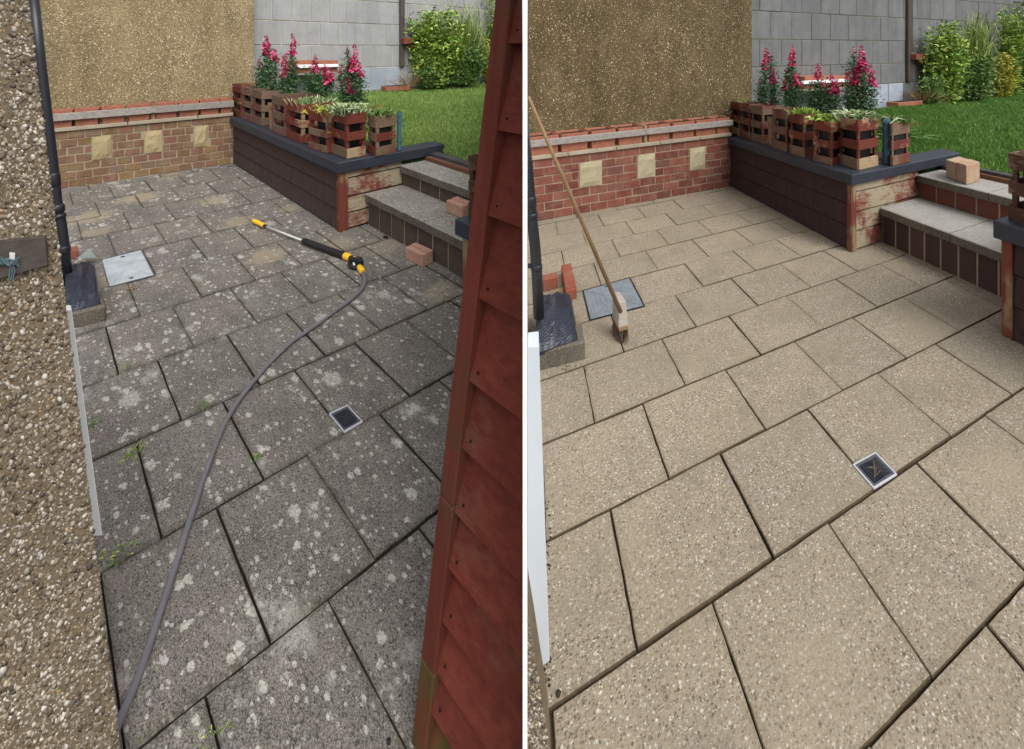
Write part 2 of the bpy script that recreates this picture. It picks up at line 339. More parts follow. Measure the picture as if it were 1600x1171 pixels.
MT['drain_grey'] = plain('grey_drain_surround', (0.07, 0.073, 0.09), 0.5, 0.1, 40)
MT['drain_dark'] = plain('black_drain_grate', (0.012, 0.013, 0.02), 0.5, 0.1, 40)
MT['drain_bars'] = plain('grate_bars', (0.022, 0.024, 0.034), 0.5, 0.1, 40)
MT['hole'] = plain('dark_void', (0.006, 0.006, 0.006), 0.9, 0.1, 40)
MT['blue_plastic'] = plain('blue_plastic_tube', (0.06, 0.135, 0.19), 0.4, 0.15, 30, 0.5)
MT['slate'] = plain('grey_green_slate', (0.17, 0.19, 0.17), 0.7, 0.15, 16)
MT['fixing'] = plain('galvanised_fixing', (0.3, 0.3, 0.31), 0.5, 0.1, 60)
MT['twine'] = plain('teal_twine', (0.085, 0.135, 0.15), 0.9, 0.2, 90)
MT['tag_white'] = plain('frayed_white_tape', (0.55, 0.54, 0.52), 0.8, 0.1, 60)
mm = Mat('navy_plastic_sheet', 0.36, 0.5); pp = mm.pos()
mm.col(mm.mix(mm.noise(pp, 12, 3), (0.008, 0.010, 0.018), (0.022, 0.027, 0.045)))
mm.bump(mm.n('TexWave', 0, Vector=mm.map(pp, 0.9, (1, 1, 1)), Scale=26.0, Distortion=7.0, Detail=2.0), 0.3, 0.004)
MT['navy_sheet'] = mm.m
MT['grass_L'] = leafmat('pale_lawn_grass', [(0.0, (0.09, 0.18, 0.036)), (0.4, (0.155, 0.275, 0.062)), (0.75, (0.23, 0.35, 0.09)), (1.0, (0.38, 0.43, 0.16))])
MT['grass_R'] = leafmat('deep_lawn_grass', [(0.0, (0.04, 0.105, 0.012)), (0.4, (0.07, 0.175, 0.022)), (0.75, (0.105, 0.23, 0.032)), (1.0, (0.19, 0.29, 0.06))])
MT['lawn_ground_L'] = stonelike('pale_lawn_thatch', (0.08, 0.14, 0.025), (0.12, 0.21, 0.04), (0.14, 0.19, 0.06), 30)
MT['lawn_ground_R'] = stonelike('lawn_thatch', (0.035, 0.075, 0.012), (0.06, 0.13, 0.02), (0.07, 0.11, 0.03), 30)
MT['leaf_dark'] = leafmat('snapdragon_leaf', [(0.0, (0.022, 0.06, 0.022)), (0.6, (0.055, 0.13, 0.05)), (1.0, (0.14, 0.23, 0.10))])
MT['petal'] = leafmat('pink_petal', [(0.0, (0.20, 0.008, 0.035)), (0.3, (0.40, 0.015, 0.075)), (0.6, (0.58, 0.03, 0.13)), (0.85, (0.66, 0.09, 0.24)), (0.95, (0.7, 0.28, 0.42)), (1.0, (0.5, 0.16, 0.05))])
MT['leaf_lime'] = leafmat('lime_leaf', [(0.0, (0.10, 0.20, 0.025)), (0.6, (0.22, 0.33, 0.05)), (1.0, (0.40, 0.45, 0.12))])
MT['leaf_cream'] = leafmat('variegated_leaf', [(0.0, (0.07, 0.15, 0.035)), (0.35, (0.17, 0.26, 0.09)), (0.6, (0.36, 0.42, 0.22)), (1.0, (0.62, 0.64, 0.46))])
MT['leaf_mid'] = leafmat('mid_green_leaf', [(0.0, (0.045, 0.11, 0.02)), (0.6, (0.10, 0.19, 0.04)), (1.0, (0.24, 0.30, 0.10))])
MT['leaf_straw'] = leafmat('dry_straw_stalk', [(0.0, (0.16, 0.09, 0.035)), (0.6, (0.28, 0.18, 0.08)), (1.0, (0.36, 0.27, 0.14))])
MT['leaf_gold'] = leafmat('gold_leaf', [(0.0, (0.16, 0.18, 0.02)), (0.6, (0.36, 0.34, 0.035)), (1.0, (0.52, 0.46, 0.10))])
MT['leaf_shrub'] = leafmat('shrub_leaf', [(0.0, (0.06, 0.13, 0.018)), (0.5, (0.18, 0.31, 0.04)), (0.85, (0.36, 0.46, 0.08)), (1.0, (0.5, 0.54, 0.16))])
MT['leaf_grass'] = leafmat('tall_grass_blade', [(0.0, (0.09, 0.16, 0.03)), (0.5, (0.23, 0.33, 0.07)), (1.0, (0.42, 0.46, 0.17))])
MT['stem'] = plain('green_stem', (0.05, 0.09, 0.03), 0.7, 0.2, 30, 0.2, 0)

# ------------------------------------------------------------------ mesh helpers
class MB:
    def __init__(s): s.v = []; s.f = []
    def add(s, vs, fs):
        o = len(s.v); s.v += [tuple(p) for p in vs]; s.f += [tuple(i + o for i in f) for f in fs]; return s
    def prism(s, bot, top):
        n = len(bot)
        return s.add(list(bot) + list(top), [tuple(range(n))[::-1], tuple(range(n, 2 * n))] + [(i, (i + 1) % n, n + (i + 1) % n, n + i) for i in range(n)])
    def plate(s, q, off):
        return s.prism(list(q), [Vector(p) + off for p in q])
    def frustum(s, c0, c1, r0, r1, n=10):
        return s.tube([c0, c1], [r0, r1], n)
    def tube(s, pts, r, n=8):
        pts = [Vector(p) for p in pts]; rs = r if isinstance(r, (list, tuple)) else [r] * len(pts)
        rings = []; up = None
        for i, p in enumerate(pts):
            t = (pts[min(i + 1, len(pts) - 1)] - pts[max(i - 1, 0)]).normalized()
            a = up if up is not None else Vector((0, 0, 1)).cross(t)
            if a.length < 1e-3: a = Vector((1, 0, 0))
            a = (a - t * a.dot(t)).normalized(); up = a; b = t.cross(a)
            rings.append([p + (a * math.cos(k * 2 * math.pi / n) + b * math.sin(k * 2 * math.pi / n)) * rs[i] for k in range(n)])
        vs = [q for rg in rings for q in rg]; m = len(rings)
        fs = [(i * n + k, i * n + (k + 1) % n, (i + 1) * n + (k + 1) % n, (i + 1) * n + k) for i in range(m - 1) for k in range(n)]
        fs += [tuple(range(n))[::-1], tuple(range((m - 1) * n, m * n))]
        return s.add(vs, fs)

def clip_px(bm, x, keep_left=True):
    """Trim a mesh at the partition face (it butts against the board there)."""
    n = Vector((1, -(x - CX) / F, 0))
    if not keep_left: n = -n
    r = bmesh.ops.bisect_plane(bm, geom=bm.verts[:] + bm.edges[:] + bm.faces[:], plane_co=(0, 0, 0), plane_no=n, clear_outer=True)
    ed = [e for e in r['geom_cut'] if isinstance(e, bmesh.types.BMEdge)]
    if ed: bmesh.ops.holes_fill(bm, edges=ed)

def obj(name, mb, mat, parent=None, bevel=0.0, smooth=False, clip=None, uvf=None, origin=None, uvf2=None):
    bm = bmesh.new()
    vs = [bm.verts.new(p) for p in mb.v]
    for f in mb.f:
        try: bm.faces.new([vs[i] for i in f])
        except ValueError: pass
    bmesh.ops.recalc_face_normals(bm, faces=bm.faces[:])
    if clip: clip_px(bm, *clip)
    if not bm.verts:
        bm.free(); return None
    if bevel: bmesh.ops.bevel(bm, geom=bm.edges[:], offset=bevel, segments=1, affect='EDGES', clamp_overlap=True)
    return link(name, bm, mat, parent, smooth, uvf, origin, uvf2)

def link(name, bm, mat, parent=None, smooth=False, uvf=None, origin=None, uvf2=None):
    if uvf2:
        lay2 = bm.loops.layers.uv.new('Slab')
        for f in bm.faces:
            for lp in f.loops: lp[lay2].uv = uvf2(lp.vert.co)
    if uvf:
        lay = bm.loops.layers.uv.new('UVMap')
        for f in bm.faces:
            for lp in f.loops: lp[lay].uv = uvf(lp.vert.co)
    co = [v.co for v in bm.verts]
    o = Vector(origin) if origin else Vector(((min(c.x for c in co) + max(c.x for c in co)) / 2, (min(c.y for c in co) + max(c.y for c in co)) / 2, min(c.z for c in co)))
    bmesh.ops.translate(bm, verts=bm.verts[:], vec=-o)
    me = bpy.data.meshes.new(name); bm.to_mesh(me); bm.free()
    if smooth:
        for p in me.polygons: p.use_smooth = True
    me.materials.append(mat if not isinstance(mat, str) else MT[mat])
    ob = bpy.data.objects.new(name, me); COL.objects.link(ob)
    place(ob, o, parent); return ob

def wloc(o):
    p = o.location.copy()
    while o.parent: o = o.parent; p += o.location
    return p

def place(ob, o, parent):
    if parent: ob.parent = parent; ob.location = Vector(o) - wloc(parent)
    else: ob.location = o

def rawmesh(name, V, Fc, mat, parent=None, smooth=False):
    V = np.asarray(V, float); o = np.array([V[:, 0].mean(), V[:, 1].mean(), V[:, 2].min()])
    me = bpy.data.meshes.new(name); k = Fc.shape[1]
    me.vertices.add(len(V)); me.vertices.foreach_set('co', (V - o).ravel())
    me.loops.add(Fc.size); me.loops.foreach_set('vertex_index', Fc.ravel())
    me.polygons.add(len(Fc)); me.polygons.foreach_set('loop_start', np.arange(len(Fc)) * k); me.polygons.foreach_set('loop_total', np.full(len(Fc), k))
    me.update(calc_edges=True); me.validate()
    if smooth: me.polygons.foreach_set('use_smooth', np.ones(len(Fc), bool))
    me.materials.append(MT[mat])
    ob = bpy.data.objects.new(name, me); COL.objects.link(ob); place(ob, Vector(o), parent); return ob

def thing(name, loc, label, cat, group=None):
    o = bpy.data.objects.new(name, None); o.empty_display_size = 0.05; COL.objects.link(o); o.location = loc
    return tag(o, label, cat, group)
def tag(o, label, cat, group=None):
    o['label'] = label; o['category'] = cat
    if group: o['group'] = group
    return o
def struct(o): o['kind'] = 'structure'; return o
def stuff(o): o['kind'] = 'stuff'; return o

def leaves(P, D, ln, wd, bend=0.25, out=None):
    """Leaf blades at points P along directions D: two quads each, drooping a little."""
    P = np.asarray(P, float); D = np.asarray(D, float); n = len(P)
    D = D / (np.linalg.norm(D, axis=1, keepdims=True) + 1e-9)
    ln = np.broadcast_to(ln, n).reshape(n, 1) * rng.uniform(0.7, 1.25, (n, 1)); wd = np.broadcast_to(wd, n).reshape(n, 1)
    S = np.cross(D, rng.normal(size=(n, 3))); S /= np.linalg.norm(S, axis=1, keepdims=True) + 1e-9
    Z = np.zeros((n, 3)); Z[:, 2] = -1
    m = P + D * ln * 0.5; e = P + D * ln + Z * ln * bend
    V = np.stack([P - S * wd * 0.15, P + S * wd * 0.15, m + S * wd * 0.5, m - S * wd * 0.5, e + S * wd * 0.08, e - S * wd * 0.08], 1).reshape(-1, 3)
    b = (np.arange(n) * 6)[:, None]
    Fq = np.concatenate([b + np.array([0, 1, 2, 3]), b + np.array([3, 2, 4, 5])])
    return V, Fq
def cat(parts):
    Vs, Fs, o = [], [], 0
    for V, Fq in parts: Vs.append(V); Fs.append(Fq + o); o += len(V)
    return np.concatenate(Vs), np.concatenate(Fs)

ICO = None
def blobs(C, A, B, N, ra, rb, rn, ico=False):
    """Pebbles: squashed octahedra (or icosahedra) at C with axes A, B in the face and N out of it."""
    global ICO
    if ico:
        if ICO is None:
            bm = bmesh.new(); bmesh.ops.create_icosphere(bm, subdivisions=1, radius=1.0)
            ICO = (np.array([v.co[:] for v in bm.verts]), np.array([[v.index for v in f.verts] for f in bm.faces])); bm.free()
        T, Fc = ICO
    else:
        T = np.array([(1, 0, 0), (0, 1, 0), (-1, 0, 0), (0, -1, 0), (0, 0, 1)], float)
        Fc = np.array([(0, 1, 4), (1, 2, 4), (2, 3, 4), (3, 0, 4)])
    n = len(C); th = rng.uniform(0, 6.283, n)
    a = (np.cos(th)[:, None] * A + np.sin(th)[:, None] * B); b = (-np.sin(th)[:, None] * A + np.cos(th)[:, None] * B)
    jit = rng.uniform(0.6, 1.25, (n, len(T), 1))
    loc = T[None] * jit
    V = C[:, None] + loc[:, :, 0:1] * a[:, None] * ra[:, None, None] + loc[:, :, 1:2] * b[:, None] * rb[:, None, None] + loc[:, :, 2:3] * N * rn[:, None, None]
    Fq = (np.arange(n) * len(T))[:, None, None] + Fc[None]
    return V.reshape(-1, 3), Fq.reshape(-1, Fc.shape[1])

# ------------------------------------------------------------------ ground, patios, lawns
gmb = MB(); gmb.add([(-60, -40, -0.95), (60, -40, -0.95), (60, 80, -0.95), (-60, 80, -0.95)], [(0, 1, 2, 3)])
struct(obj('ground', gmb, 'earth'))

def quad_uv(Y, u0, u1, v0, v1, z=0.0): return [Y.W(u0, v0, z), Y.W(u1, v0, z), Y.W(u1, v1, z), Y.W(u0, v1, z)]

def inside(pt, poly):
    x, y = pt; c = False
    for i in range(len(poly)):
        (x1, y1), (x2, y2) = poly[i], poly[i - 1]
        if (y1 > y) != (y2 > y) and x < (x2 - x1) * (y - y1) / (y2 - y1) + x1: c = not c
    return c

PATIO = {}
def build_patio(Y, mat, jmat, poly, vmin, vmax, umin, umax, clip, nick):
    base = MB().prism([p + Vector((0, 0, -0.11)) for p in quad_uv(Y, umin, umax, vmin, vmax, -0.018)], quad_uv(Y, umin, umax, vmin, vmax, -0.018))
    bed = struct(obj('patio', base, jmat, clip=clip)); PATIO[Y.key] = bed
    sc = 0.4
    uvf = lambda co: tuple(x * sc for x in Y.uv(co))
    for v in range(int(math.floor(vmin)), int(math.ceil(vmax))):
        off = 0.5 if v % 2 else 0.0
        u = math.floor(umin) - 1 + off
        while u < umax:
            cs = [(u, v), (u + 1, v), (u + 1, v + 1), (u, v + 1)]
            smp = [(u + a, v + b) for a in (0.06, 0.3, 0.5, 0.7, 0.94) for b in (0.06, 0.3, 0.5, 0.7, 0.94)]
            if any(inside(Y.px(*q), poly) for q in smp):
                gu = gv = nick * (1 if v < 4 else .75 if v < 6 else .4)
                dz = random.uniform(-0.0025, 0.0025); tl = random.uniform(-0.003, 0.003)
                ring = []
                du, dv = random.uniform(-.006, .006), random.uniform(-.006, .006)
                if v < 5: gv = nick * 1.45
                edge = [(u + gu, v + gv), (u + 1 - gu, v + gv), (u + 1 - gu, v + 1 - gv), (u + gu, v + 1 - gv)]
                for i in range(4):
                    (a0, b0), (a1, b1) = edge[i], edge[(i + 1) % 4]
                    K = 9
                    for k in range(K):
                        t = k / K; j = 0.0 if k == 0 else random.uniform(-0.0035, 0.0035)
                        ring.append((a0 + (a1 - a0) * t + du + j * (b1 - b0 != 0), b0 + (b1 - b0) * t + dv + j * (a1 - a0 != 0)))
                cu, cv = u + .5, v + .5
                def P(q, sh, z): return Y.W(cu + (q[0] - cu) * (1 - sh), cv + (q[1] - cv) * (1 - sh), z + dz + tl * (q[0] - cu))
                n = len(ring); mb = MB()
                mb.add([P(q, 0, -0.035) for q in ring] + [P(q, 0, -0.005) for q in ring] + [P(q, 0.010, 0) for q in ring],
                       [(i, (i + 1) % n, n + (i + 1) % n, n + i) for i in range(n)] + [(n + i, n + (i + 1) % n, 2 * n + (i + 1) % n, 2 * n + i) for i in range(n)] + [tuple(range(2 * n, 3 * n))])
                def uvf2(co, cu=cu, cv=cv):
                    q = Y.uv(co); return (q[0] - cu + .5, q[1] - cv + .5)
                sl = obj('paving_slab', mb, mat, bed, clip=clip, uvf=uvf, uvf2=uvf2)
                if sl:
                    sl.data.materials.append(MT[jmat])
                    for f in sl.data.polygons:
                        if abs(f.normal.z) < .35: f.material_index = 1
            u += 1.0
    return bed

TANS = [(tuple(L.g(*q)), r, s) for q, r, s in (((218, 309), .17, .85), ((335, 313), .13, .8), ((372, 346), .12, .7), ((135, 341), .17, .8), ((150, 362), .12, .6), ((421, 398), .14, .75), ((530, 384), .13, .55), ((600, 385), .16, .5), ((270, 274), .12, .5), ((455, 325), .10, .6), ((690, 455), .12, .6), ((175, 440), .12, .6)  )]
PL = [(60, 285), (362, 250), (534, 362), (582, 347), (740, 437), (740, 492), (740, 500), (790, 1700), (40, 1700), (110, 500), (95, 430)]
PR = [(816, 352), (1142, 290), (1330, 392), (1384, 373), (1576, 468), (1576, 520), (1720, 605), (1800, 1700), (850, 1700), (818, 560)]
patioL = build_patio(L, paving_dirty(TANS), 'joint_L', PL, -2.0, 11.4, -4.6, 4.3, (816.3, True), 0.0062)
patioR = build_patio(R, paving_clean(), 'joint_R', PR, -2.0, 11.6, -3.4, 4.9, (824.6, False), 0.0065)
patioL['label'] = 'old grey paving spotted with pale lichen'; patioR['label'] = 'washed cream paving with clean speckled slabs'

def polyline(P, t):
    k = t * (len(P) - 1); i = min(int(k), len(P) - 2); return P[i].lerp(P[i + 1], k - i)

def build_lawn(Y, near, far, clip, label, nb):
    """Bank of turf rising from the edging to the block wall, with earth under it."""
    m, n = 24, 16
    def P(s, t):
        p = polyline(near, s).lerp(polyline(far, s), t); p = p.copy(); p.z += 0.012 * math.sin(9 * s + 5 * t) ; return p
    mb = MB(); vs = [P(i / m, j / n) for j in range(n + 1) for i in range(m + 1)]
    fs = [(j * (m + 1) + i, j * (m + 1) + i + 1, (j + 1) * (m + 1) + i + 1, (j + 1) * (m + 1) + i) for j in range(n) for i in range(m)]
    mb.add(vs, fs)
    edge = [P(i / m, 0) for i in range(m + 1)] + [P(1, j / n) for j in range(1, n + 1)] + [P(i / m, 1) for i in range(m - 1, -1, -1)] + [P(0, j / n) for j in range(n - 1, 0, -1)]
    k = len(edge); mb.add(edge + [Vector((p.x, p.y, -0.3)) for p in edge], [(i, (i + 1) % k, k + (i + 1) % k, k + i) for i in range(k)])
    lw = struct(obj('lawn', mb, 'lawn_ground_' + Y.key, clip=clip)); lw['label'] = label
    s = rng.uniform(0, 1, nb); t = rng.uniform(0, 1, nb) ** 1.25
    base = np.array([P(a, b)[:] for a, b in zip(s, t)])
    keep = base[:, 0] - (clip[0] - CX) / F * base[:, 1] < -0.01 if clip[1] else base[:, 0] - (clip[0] - CX) / F * base[:, 1] > 0.01
    base = base[keep]; n_ = len(base)
    d = rng.normal(0, 0.45, (n_, 3)); d[:, 2] = 1
    h = rng.uniform(0.022, 0.05, (n_, 1)) * (1 + 0.25 * np.sin(base[:, :1] * 7) * np.cos(base[:, 1:2] * 5))
    sd = rng.normal(size=(n_, 3)); sd[:, 2] = 0; sd /= np.linalg.norm(sd, axis=1, keepdims=True)
    w = rng.uniform(0.0022, 0.0042, (n_, 1))
    V = np.stack([base - sd * w, base + sd * w, base + d * h], 1).reshape(-1, 3)
    g = stuff(rawmesh('lawn_grass', V, np.arange(n_ * 3).reshape(-1, 3), 'grass_' + Y.key))
    g['label'] = 'short mown grass of the ' + label.split('lawn')[0].strip() + ' lawn'; return lw

# ------------------------------------------------------------------ the partition that stands between the two yards
pn, pf, hw = 0.70, 6.3, 0.0037
pmid = 20.4 / F
mb = MB()
for zz in ((-0.4, 2.42),):
    c0, c1 = Vector((pmid * pn, pn, 0)), Vector((pmid * pf, pf, 0))
    q = [c0 + Vector((-hw, 0, zz[0])), c0 + Vector((hw, 0, zz[0])), c1 + Vector((hw, 0, zz[0])), c1 + Vector((-hw, 0, zz[0]))]
    mb.prism(q, [p + Vector((0, 0, zz[1] - zz[0])) for p in q])
part = obj('partition_wall', mb, 'partition')
tag(part, 'thin white painted partition board standing on edge between the two patios', 'partition')

# ------------------------------------------------------------------ brick wall, coping, troughs and the pebbledash above
def frame_mesh(name, mat):
    pass
def brick_mesh(name, mat, lx, ly, lz, seed, j=0.004):
    rd = random.Random(seed); bm = bmesh.new()
    xs, ys, zs = (0, lx), (0, ly), (0, lz)
    v = [bm.verts.new((x + rd.uniform(-j, j), y + rd.uniform(-j * .5, j * .5), z + rd.uniform(-j, j))) for x in xs for y in ys for z in zs]
    for f in ((0, 1, 3, 2), (4, 6, 7, 5), (0, 4, 5, 1), (2, 3, 7, 6), (0, 2, 6, 4), (1, 5, 7, 3)): bm.faces.new([v[i] for i in f])
    bmesh.ops.recalc_face_normals(bm, faces=bm.faces[:])
    bmesh.ops.bevel(bm, geom=bm.edges[:], offset=0.004, segments=1, affect='EDGES', clamp_overlap=True)
    me = bpy.data.meshes.new(name); bm.to_mesh(me); bm.free(); me.materials.append(MT[mat]); return me

def put(me, name, p, ang, parent, scale=(1, 1, 1)):
    o = bpy.data.objects.new(name, me); COL.objects.link(o); o.rotation_euler.z = ang; o.scale = scale; place(o, p, parent); return o

def pebbles_on(name, parent, mat, O, A, B, N, la, lb, n, r0, r1, ok=None, ico=False, proud=0.45, stretch=(1, 1)):
    a = rng.uniform(0, la, n); b = rng.uniform(0, lb, n)
    C = np.array(O)[None] + a[:, None] * np.array(A) + b[:, None] * np.array(B)
    if ok is not None: k = ok(C); C = C[k]
    m = len(C); r = r0 + (r1 - r0) * rng.uniform(0, 1, m) ** 2.2
    V, Fq = blobs(C, np.array(A) * stretch[0], np.array(B) * stretch[1], np.array(N), r * rng.uniform(0.7, 1.25, m), r * rng.uniform(0.6, 1.0, m), r * proud * rng.uniform(.5, 1.3, m), ico)
    o = stuff(rawmesh(name, V, Fq, mat, parent)); return o

def build_back(Y, A, B, rows, insets, xedge, trough_x, clip, bside):
    """A, B: foot of the brick wall (photo pixels). rows: heights at B of brick top, ledge top, rail bottom, rail top, trough rim."""
    a, b = Y.g(*A), Y.g(*B); t = Vector((b.x - a.x, b.y - a.y, 0)); ln = t.length; t.normalize()
    n = Vector((t.y, -t.x, 0))                       # out of the wall, towards the patio
    if n.dot(Vector((0, 0, 0)) - a) < 0: n = -n
    ang = math.atan2(t.y, t.x); slope = (b.z - a.z) / ln
    hB = [zrow(b.y, y) - b.z for y in rows]; hb, hl, hr0, hr1, ht = hB
    s0 = -0.75                                       # wall carries on to the left past the view
    if Y is R:
        s0 = -0.25
    def P(s, out, z): return a + t * s + n * out + Vector((0, 0, slope * s + z))
    side = YN[Y.key]
    w = thing('brick_wall', P(0, 0, 0), 'low brick wall with buff stone insets and pale coping behind the ' + side, 'brick wall')
    mb = MB().prism([P(s0, -0.2, -.05), P(ln, -0.2, -.05), P(ln, -0.0045, -.05), P(s0, -0.0045, -.05)], [P(s0, -0.2, hb), P(ln, -0.2, hb), P(ln, -0.0045, hb), P(s0, -0.0045, hb)])
    obj('mortar', mb, 'mortar_' + Y.key, w, clip=clip)
    # stone insets (three courses high)
    boxes = []
    for (x0, y0, x1, y1) in insets:
        p0, p1 = on_plane(a, b, x0, y1), on_plane(a, b, x1, y0 + (y1 - y0) * .0)
        sA, sB = (p0 - a).dot(t), (p1 - a).dot(t)
        q0 = on_plane(a, b, x0, y0)
        boxes.append((sA, sB, p0.z - a.z - slope * sA, q0.z - a.z - slope * sA))
    nc = 7; ch = hb / nc; boxes = [(p, q, round(za / ch) * ch, (round(za / ch) + 3) * ch) for (p, q, za, zb) in boxes]; bl = 0.128 if Y is L else 0.0
    if Y is R: bl = ln / 12.2
    mes = [brick_mesh('brick', 'brick_' + Y.key, bl - 0.010, 0.055, ch - 0.011, k) for k in range(4)]
    for c in range(nc):
        z = c * ch + 0.006; s = s0 + (0.5 * bl if c % 2 else 0) + random.uniform(-.01, .01)
        while s < ln - 0.01:
            e = min(s + bl, ln); segs = [(s, e)]
            for (sa, sb, za, zb) in boxes:
                if za < z + ch / 2 < zb:
                    ns = []
                    for (p, q) in segs:
                        if q <= sa or p >= sb: ns.append((p, q)); continue
                        if p < sa: ns.append((p, sa))
                        if q > sb: ns.append((sb, q))
                    segs = ns
            for (p, q) in segs:
                if clip and not clip[1]:
                    kq = (clip[0] - CX) / F; p = max(p, (.006 - (a.x - kq * a.y)) / (t.x - kq * t.y))
                if q - p < 0.03: continue
                pos = P(p + .005, random.uniform(-.002, .004), z)
                if clip and clip[1] and pos.x - (clip[0] - CX) / F * pos.y > -0.15: continue
                put(random.choice(mes), 'brick', pos, ang, w, ((q - p - .010) / (bl - .010), 1, 1))
            s = e
    for (sa, sb, za, zb) in boxes:
        mb = MB(); K = 5; g = [[P(sa + .006 + (sb - sa - .012) * i / K, 0.012 + (random.uniform(.0, .011) if 0 < i < K and 0 < j < K else -.006), za + .005 + (zb - za - .01) * j / K) for i in range(K + 1)] for j in range(K + 1)]
        vs = [p for r in g for p in r]
        mb.add(vs, [(j * (K + 1) + i, j * (K + 1) + i + 1, (j + 1) * (K + 1) + i + 1, (j + 1) * (K + 1) + i) for i in range(K) for j in range(K)])
        ring = [g[0][i] for i in range(K + 1)] + [g[j][K] for j in range(1, K + 1)] + [g[K][i] for i in range(K - 1, -1, -1)] + [g[j][0] for j in range(K - 1, 0, -1)]
        k = len(ring); mb.add(ring + [p - n * 0.06 for p in ring], [(i, (i + 1) % k, k + (i + 1) % k, k + i) for i in range(k)])
        obj('stone_block', mb, 'inset_' + Y.key, w)
    # coping: pale flags butted along the top
    s = s0
    while s < ln:
        e = min(s + 0.62, ln)
        q = [P(s, -0.215, hb + .002), P(e - .006, -0.215, hb + .002), P(e - .006, 0.022, hb + .002), P(s, 0.022, hb + .002)]
        obj('coping_stone', MB().plate(q, Vector((0, 0, hl - hb))), 'coping', w, 0.004, clip=clip); s = e
    # timber rail on blocks
    r = thing('timber_rail', P(0, 0.02, hr0), 'weathered grey timber rail in front of the trough row by the ' + side, 'timber rail')
    sj = (on_plane(a, b, *(((239, 172)) if Y is L else (1008, 206))) - a).dot(t)
    for (p, q) in ((s0, sj - .003), (sj + .003, ln)):
        qd = [P(p, 0.014, hr0), P(q, 0.014, hr0), P(q, 0.040, hr0), P(p, 0.040, hr0)]
        obj('rail_board', MB().plate(qd, Vector((0, 0, hr1 - hr0))), 'rail_' + Y.key, r, 0.003, clip=clip)
    qd = [P(sj - .025, 0.041, hr0 + .01), P(sj + .025, 0.041, hr0 + .01), P(sj + .025, 0.041, hr1 - .01), P(sj - .025, 0.041, hr1 - .01)]
    obj('joining_plate', MB().plate(qd, n * .003), 'rail_' + Y.key, r)
    qd = [P(sj - .02, -0.20, hl + .002), P(sj + .02, -0.20, hl + .002), P(sj + .02, 0.013, hl + .002), P(sj - .02, 0.013, hl + .002)]
    obj('bracket_block', MB().plate(qd, Vector((0, 0, hr1 - hl + .03))), 'post_' + Y.key, r)
    # troughs standing on the coping
    for i, (x0, x1) in enumerate(trough_x):
        yy = (A[1] + (B[1] - A[1]) * ((x0 + x1) / 2 - A[0]) / (B[0] - A[0])) - 80
        p0, p1 = (on_plane(a, b, x0, yy) - a).dot(t), (on_plane(a, b, x1, yy) - a).dot(t)
        zb = hl + .004; tp = 0.006
        th = thing('terracotta_trough', P((p0 + p1) / 2, -.08, zb), bside[i], 'planter', 'terracotta troughs on the brick wall')
        g = 0.012
        ob = [P(p0 + tp, -.165, zb), P(p1 - tp, -.165, zb), P(p1 - tp, -.0, zb), P(p0 + tp, -.0, zb)]
        ot = [P(p0 - .004, -.185, ht), P(p1 + .004, -.185, ht), P(p1 + .004, .010, ht), P(p0 - .004, .010, ht)]
        it = [P(p0 + g, -.170, ht), P(p1 - g, -.170, ht), P(p1 - g, -.006, ht), P(p0 + g, -.006, ht)]
        ib = [P(p0 + g, -.165, ht - .03), P(p1 - g, -.165, ht - .03), P(p1 - g, -.012, ht - .03), P(p0 + g, -.012, ht - .03)]
        m = MB().add(ob + ot + it + ib, [(3, 2, 1, 0)] + [(k + i2, k + (i2 + 1) % 4, k + 4 + (i2 + 1) % 4, k + 4 + i2) for k in (0, 4, 8) for i2 in range(4)])
        obj('pot', m, 'terracotta', th, clip=clip)
        sq = [p.lerp(q, .3) for p, q in zip(ib, it)]
        obj('soil', MB().plate(sq, Vector((0, 0, .002))), 'soil', th, clip=clip)
    # tall pebbledash wall set back over the brick wall
    pb0 = -0.235
    A2, B2 = a + n * pb0, b + n * pb0
    pe = on_plane(A2, B2, xedge, 120); se = (pe - A2).dot(t)
    ph = zrow(pe.y, -30) + 0.25
    w2 = thing('pebbledash_wall', P(se / 2, pb0 - .1, 0), 'tall tan pebbledash wall rising behind the ' + side, 'rendered wall')
    zt = ph - a.z
    q = [P(s0, pb0 - .22, -.1), P(se, pb0 - .22, -.1), P(se, pb0, -.1), P(s0, pb0, -.1)]
    obj('render_coat', MB().prism(q, [Vector((p.x, p.y, ph)) for p in q]), 'render_base_' + Y.key, w2, clip=clip)
    zlo = hl - .02
    def ok(C):
        e = C[:, 0] - (clip[0] - CX) / F * C[:, 1]; return (e < -0.01) if clip[1] else (e > 0.01)
    pebbles_on('pebbles', w2, 'pebble_far_' + Y.key, P(s0, pb0, zlo), t + Vector((0, 0, slope)), (0, 0, 1), n, se - s0, zt - zlo, 52000, 0.0035, 0.0095, ok)
    return dict(a=a, b=b, t=t, n=n, P=P, ln=ln)

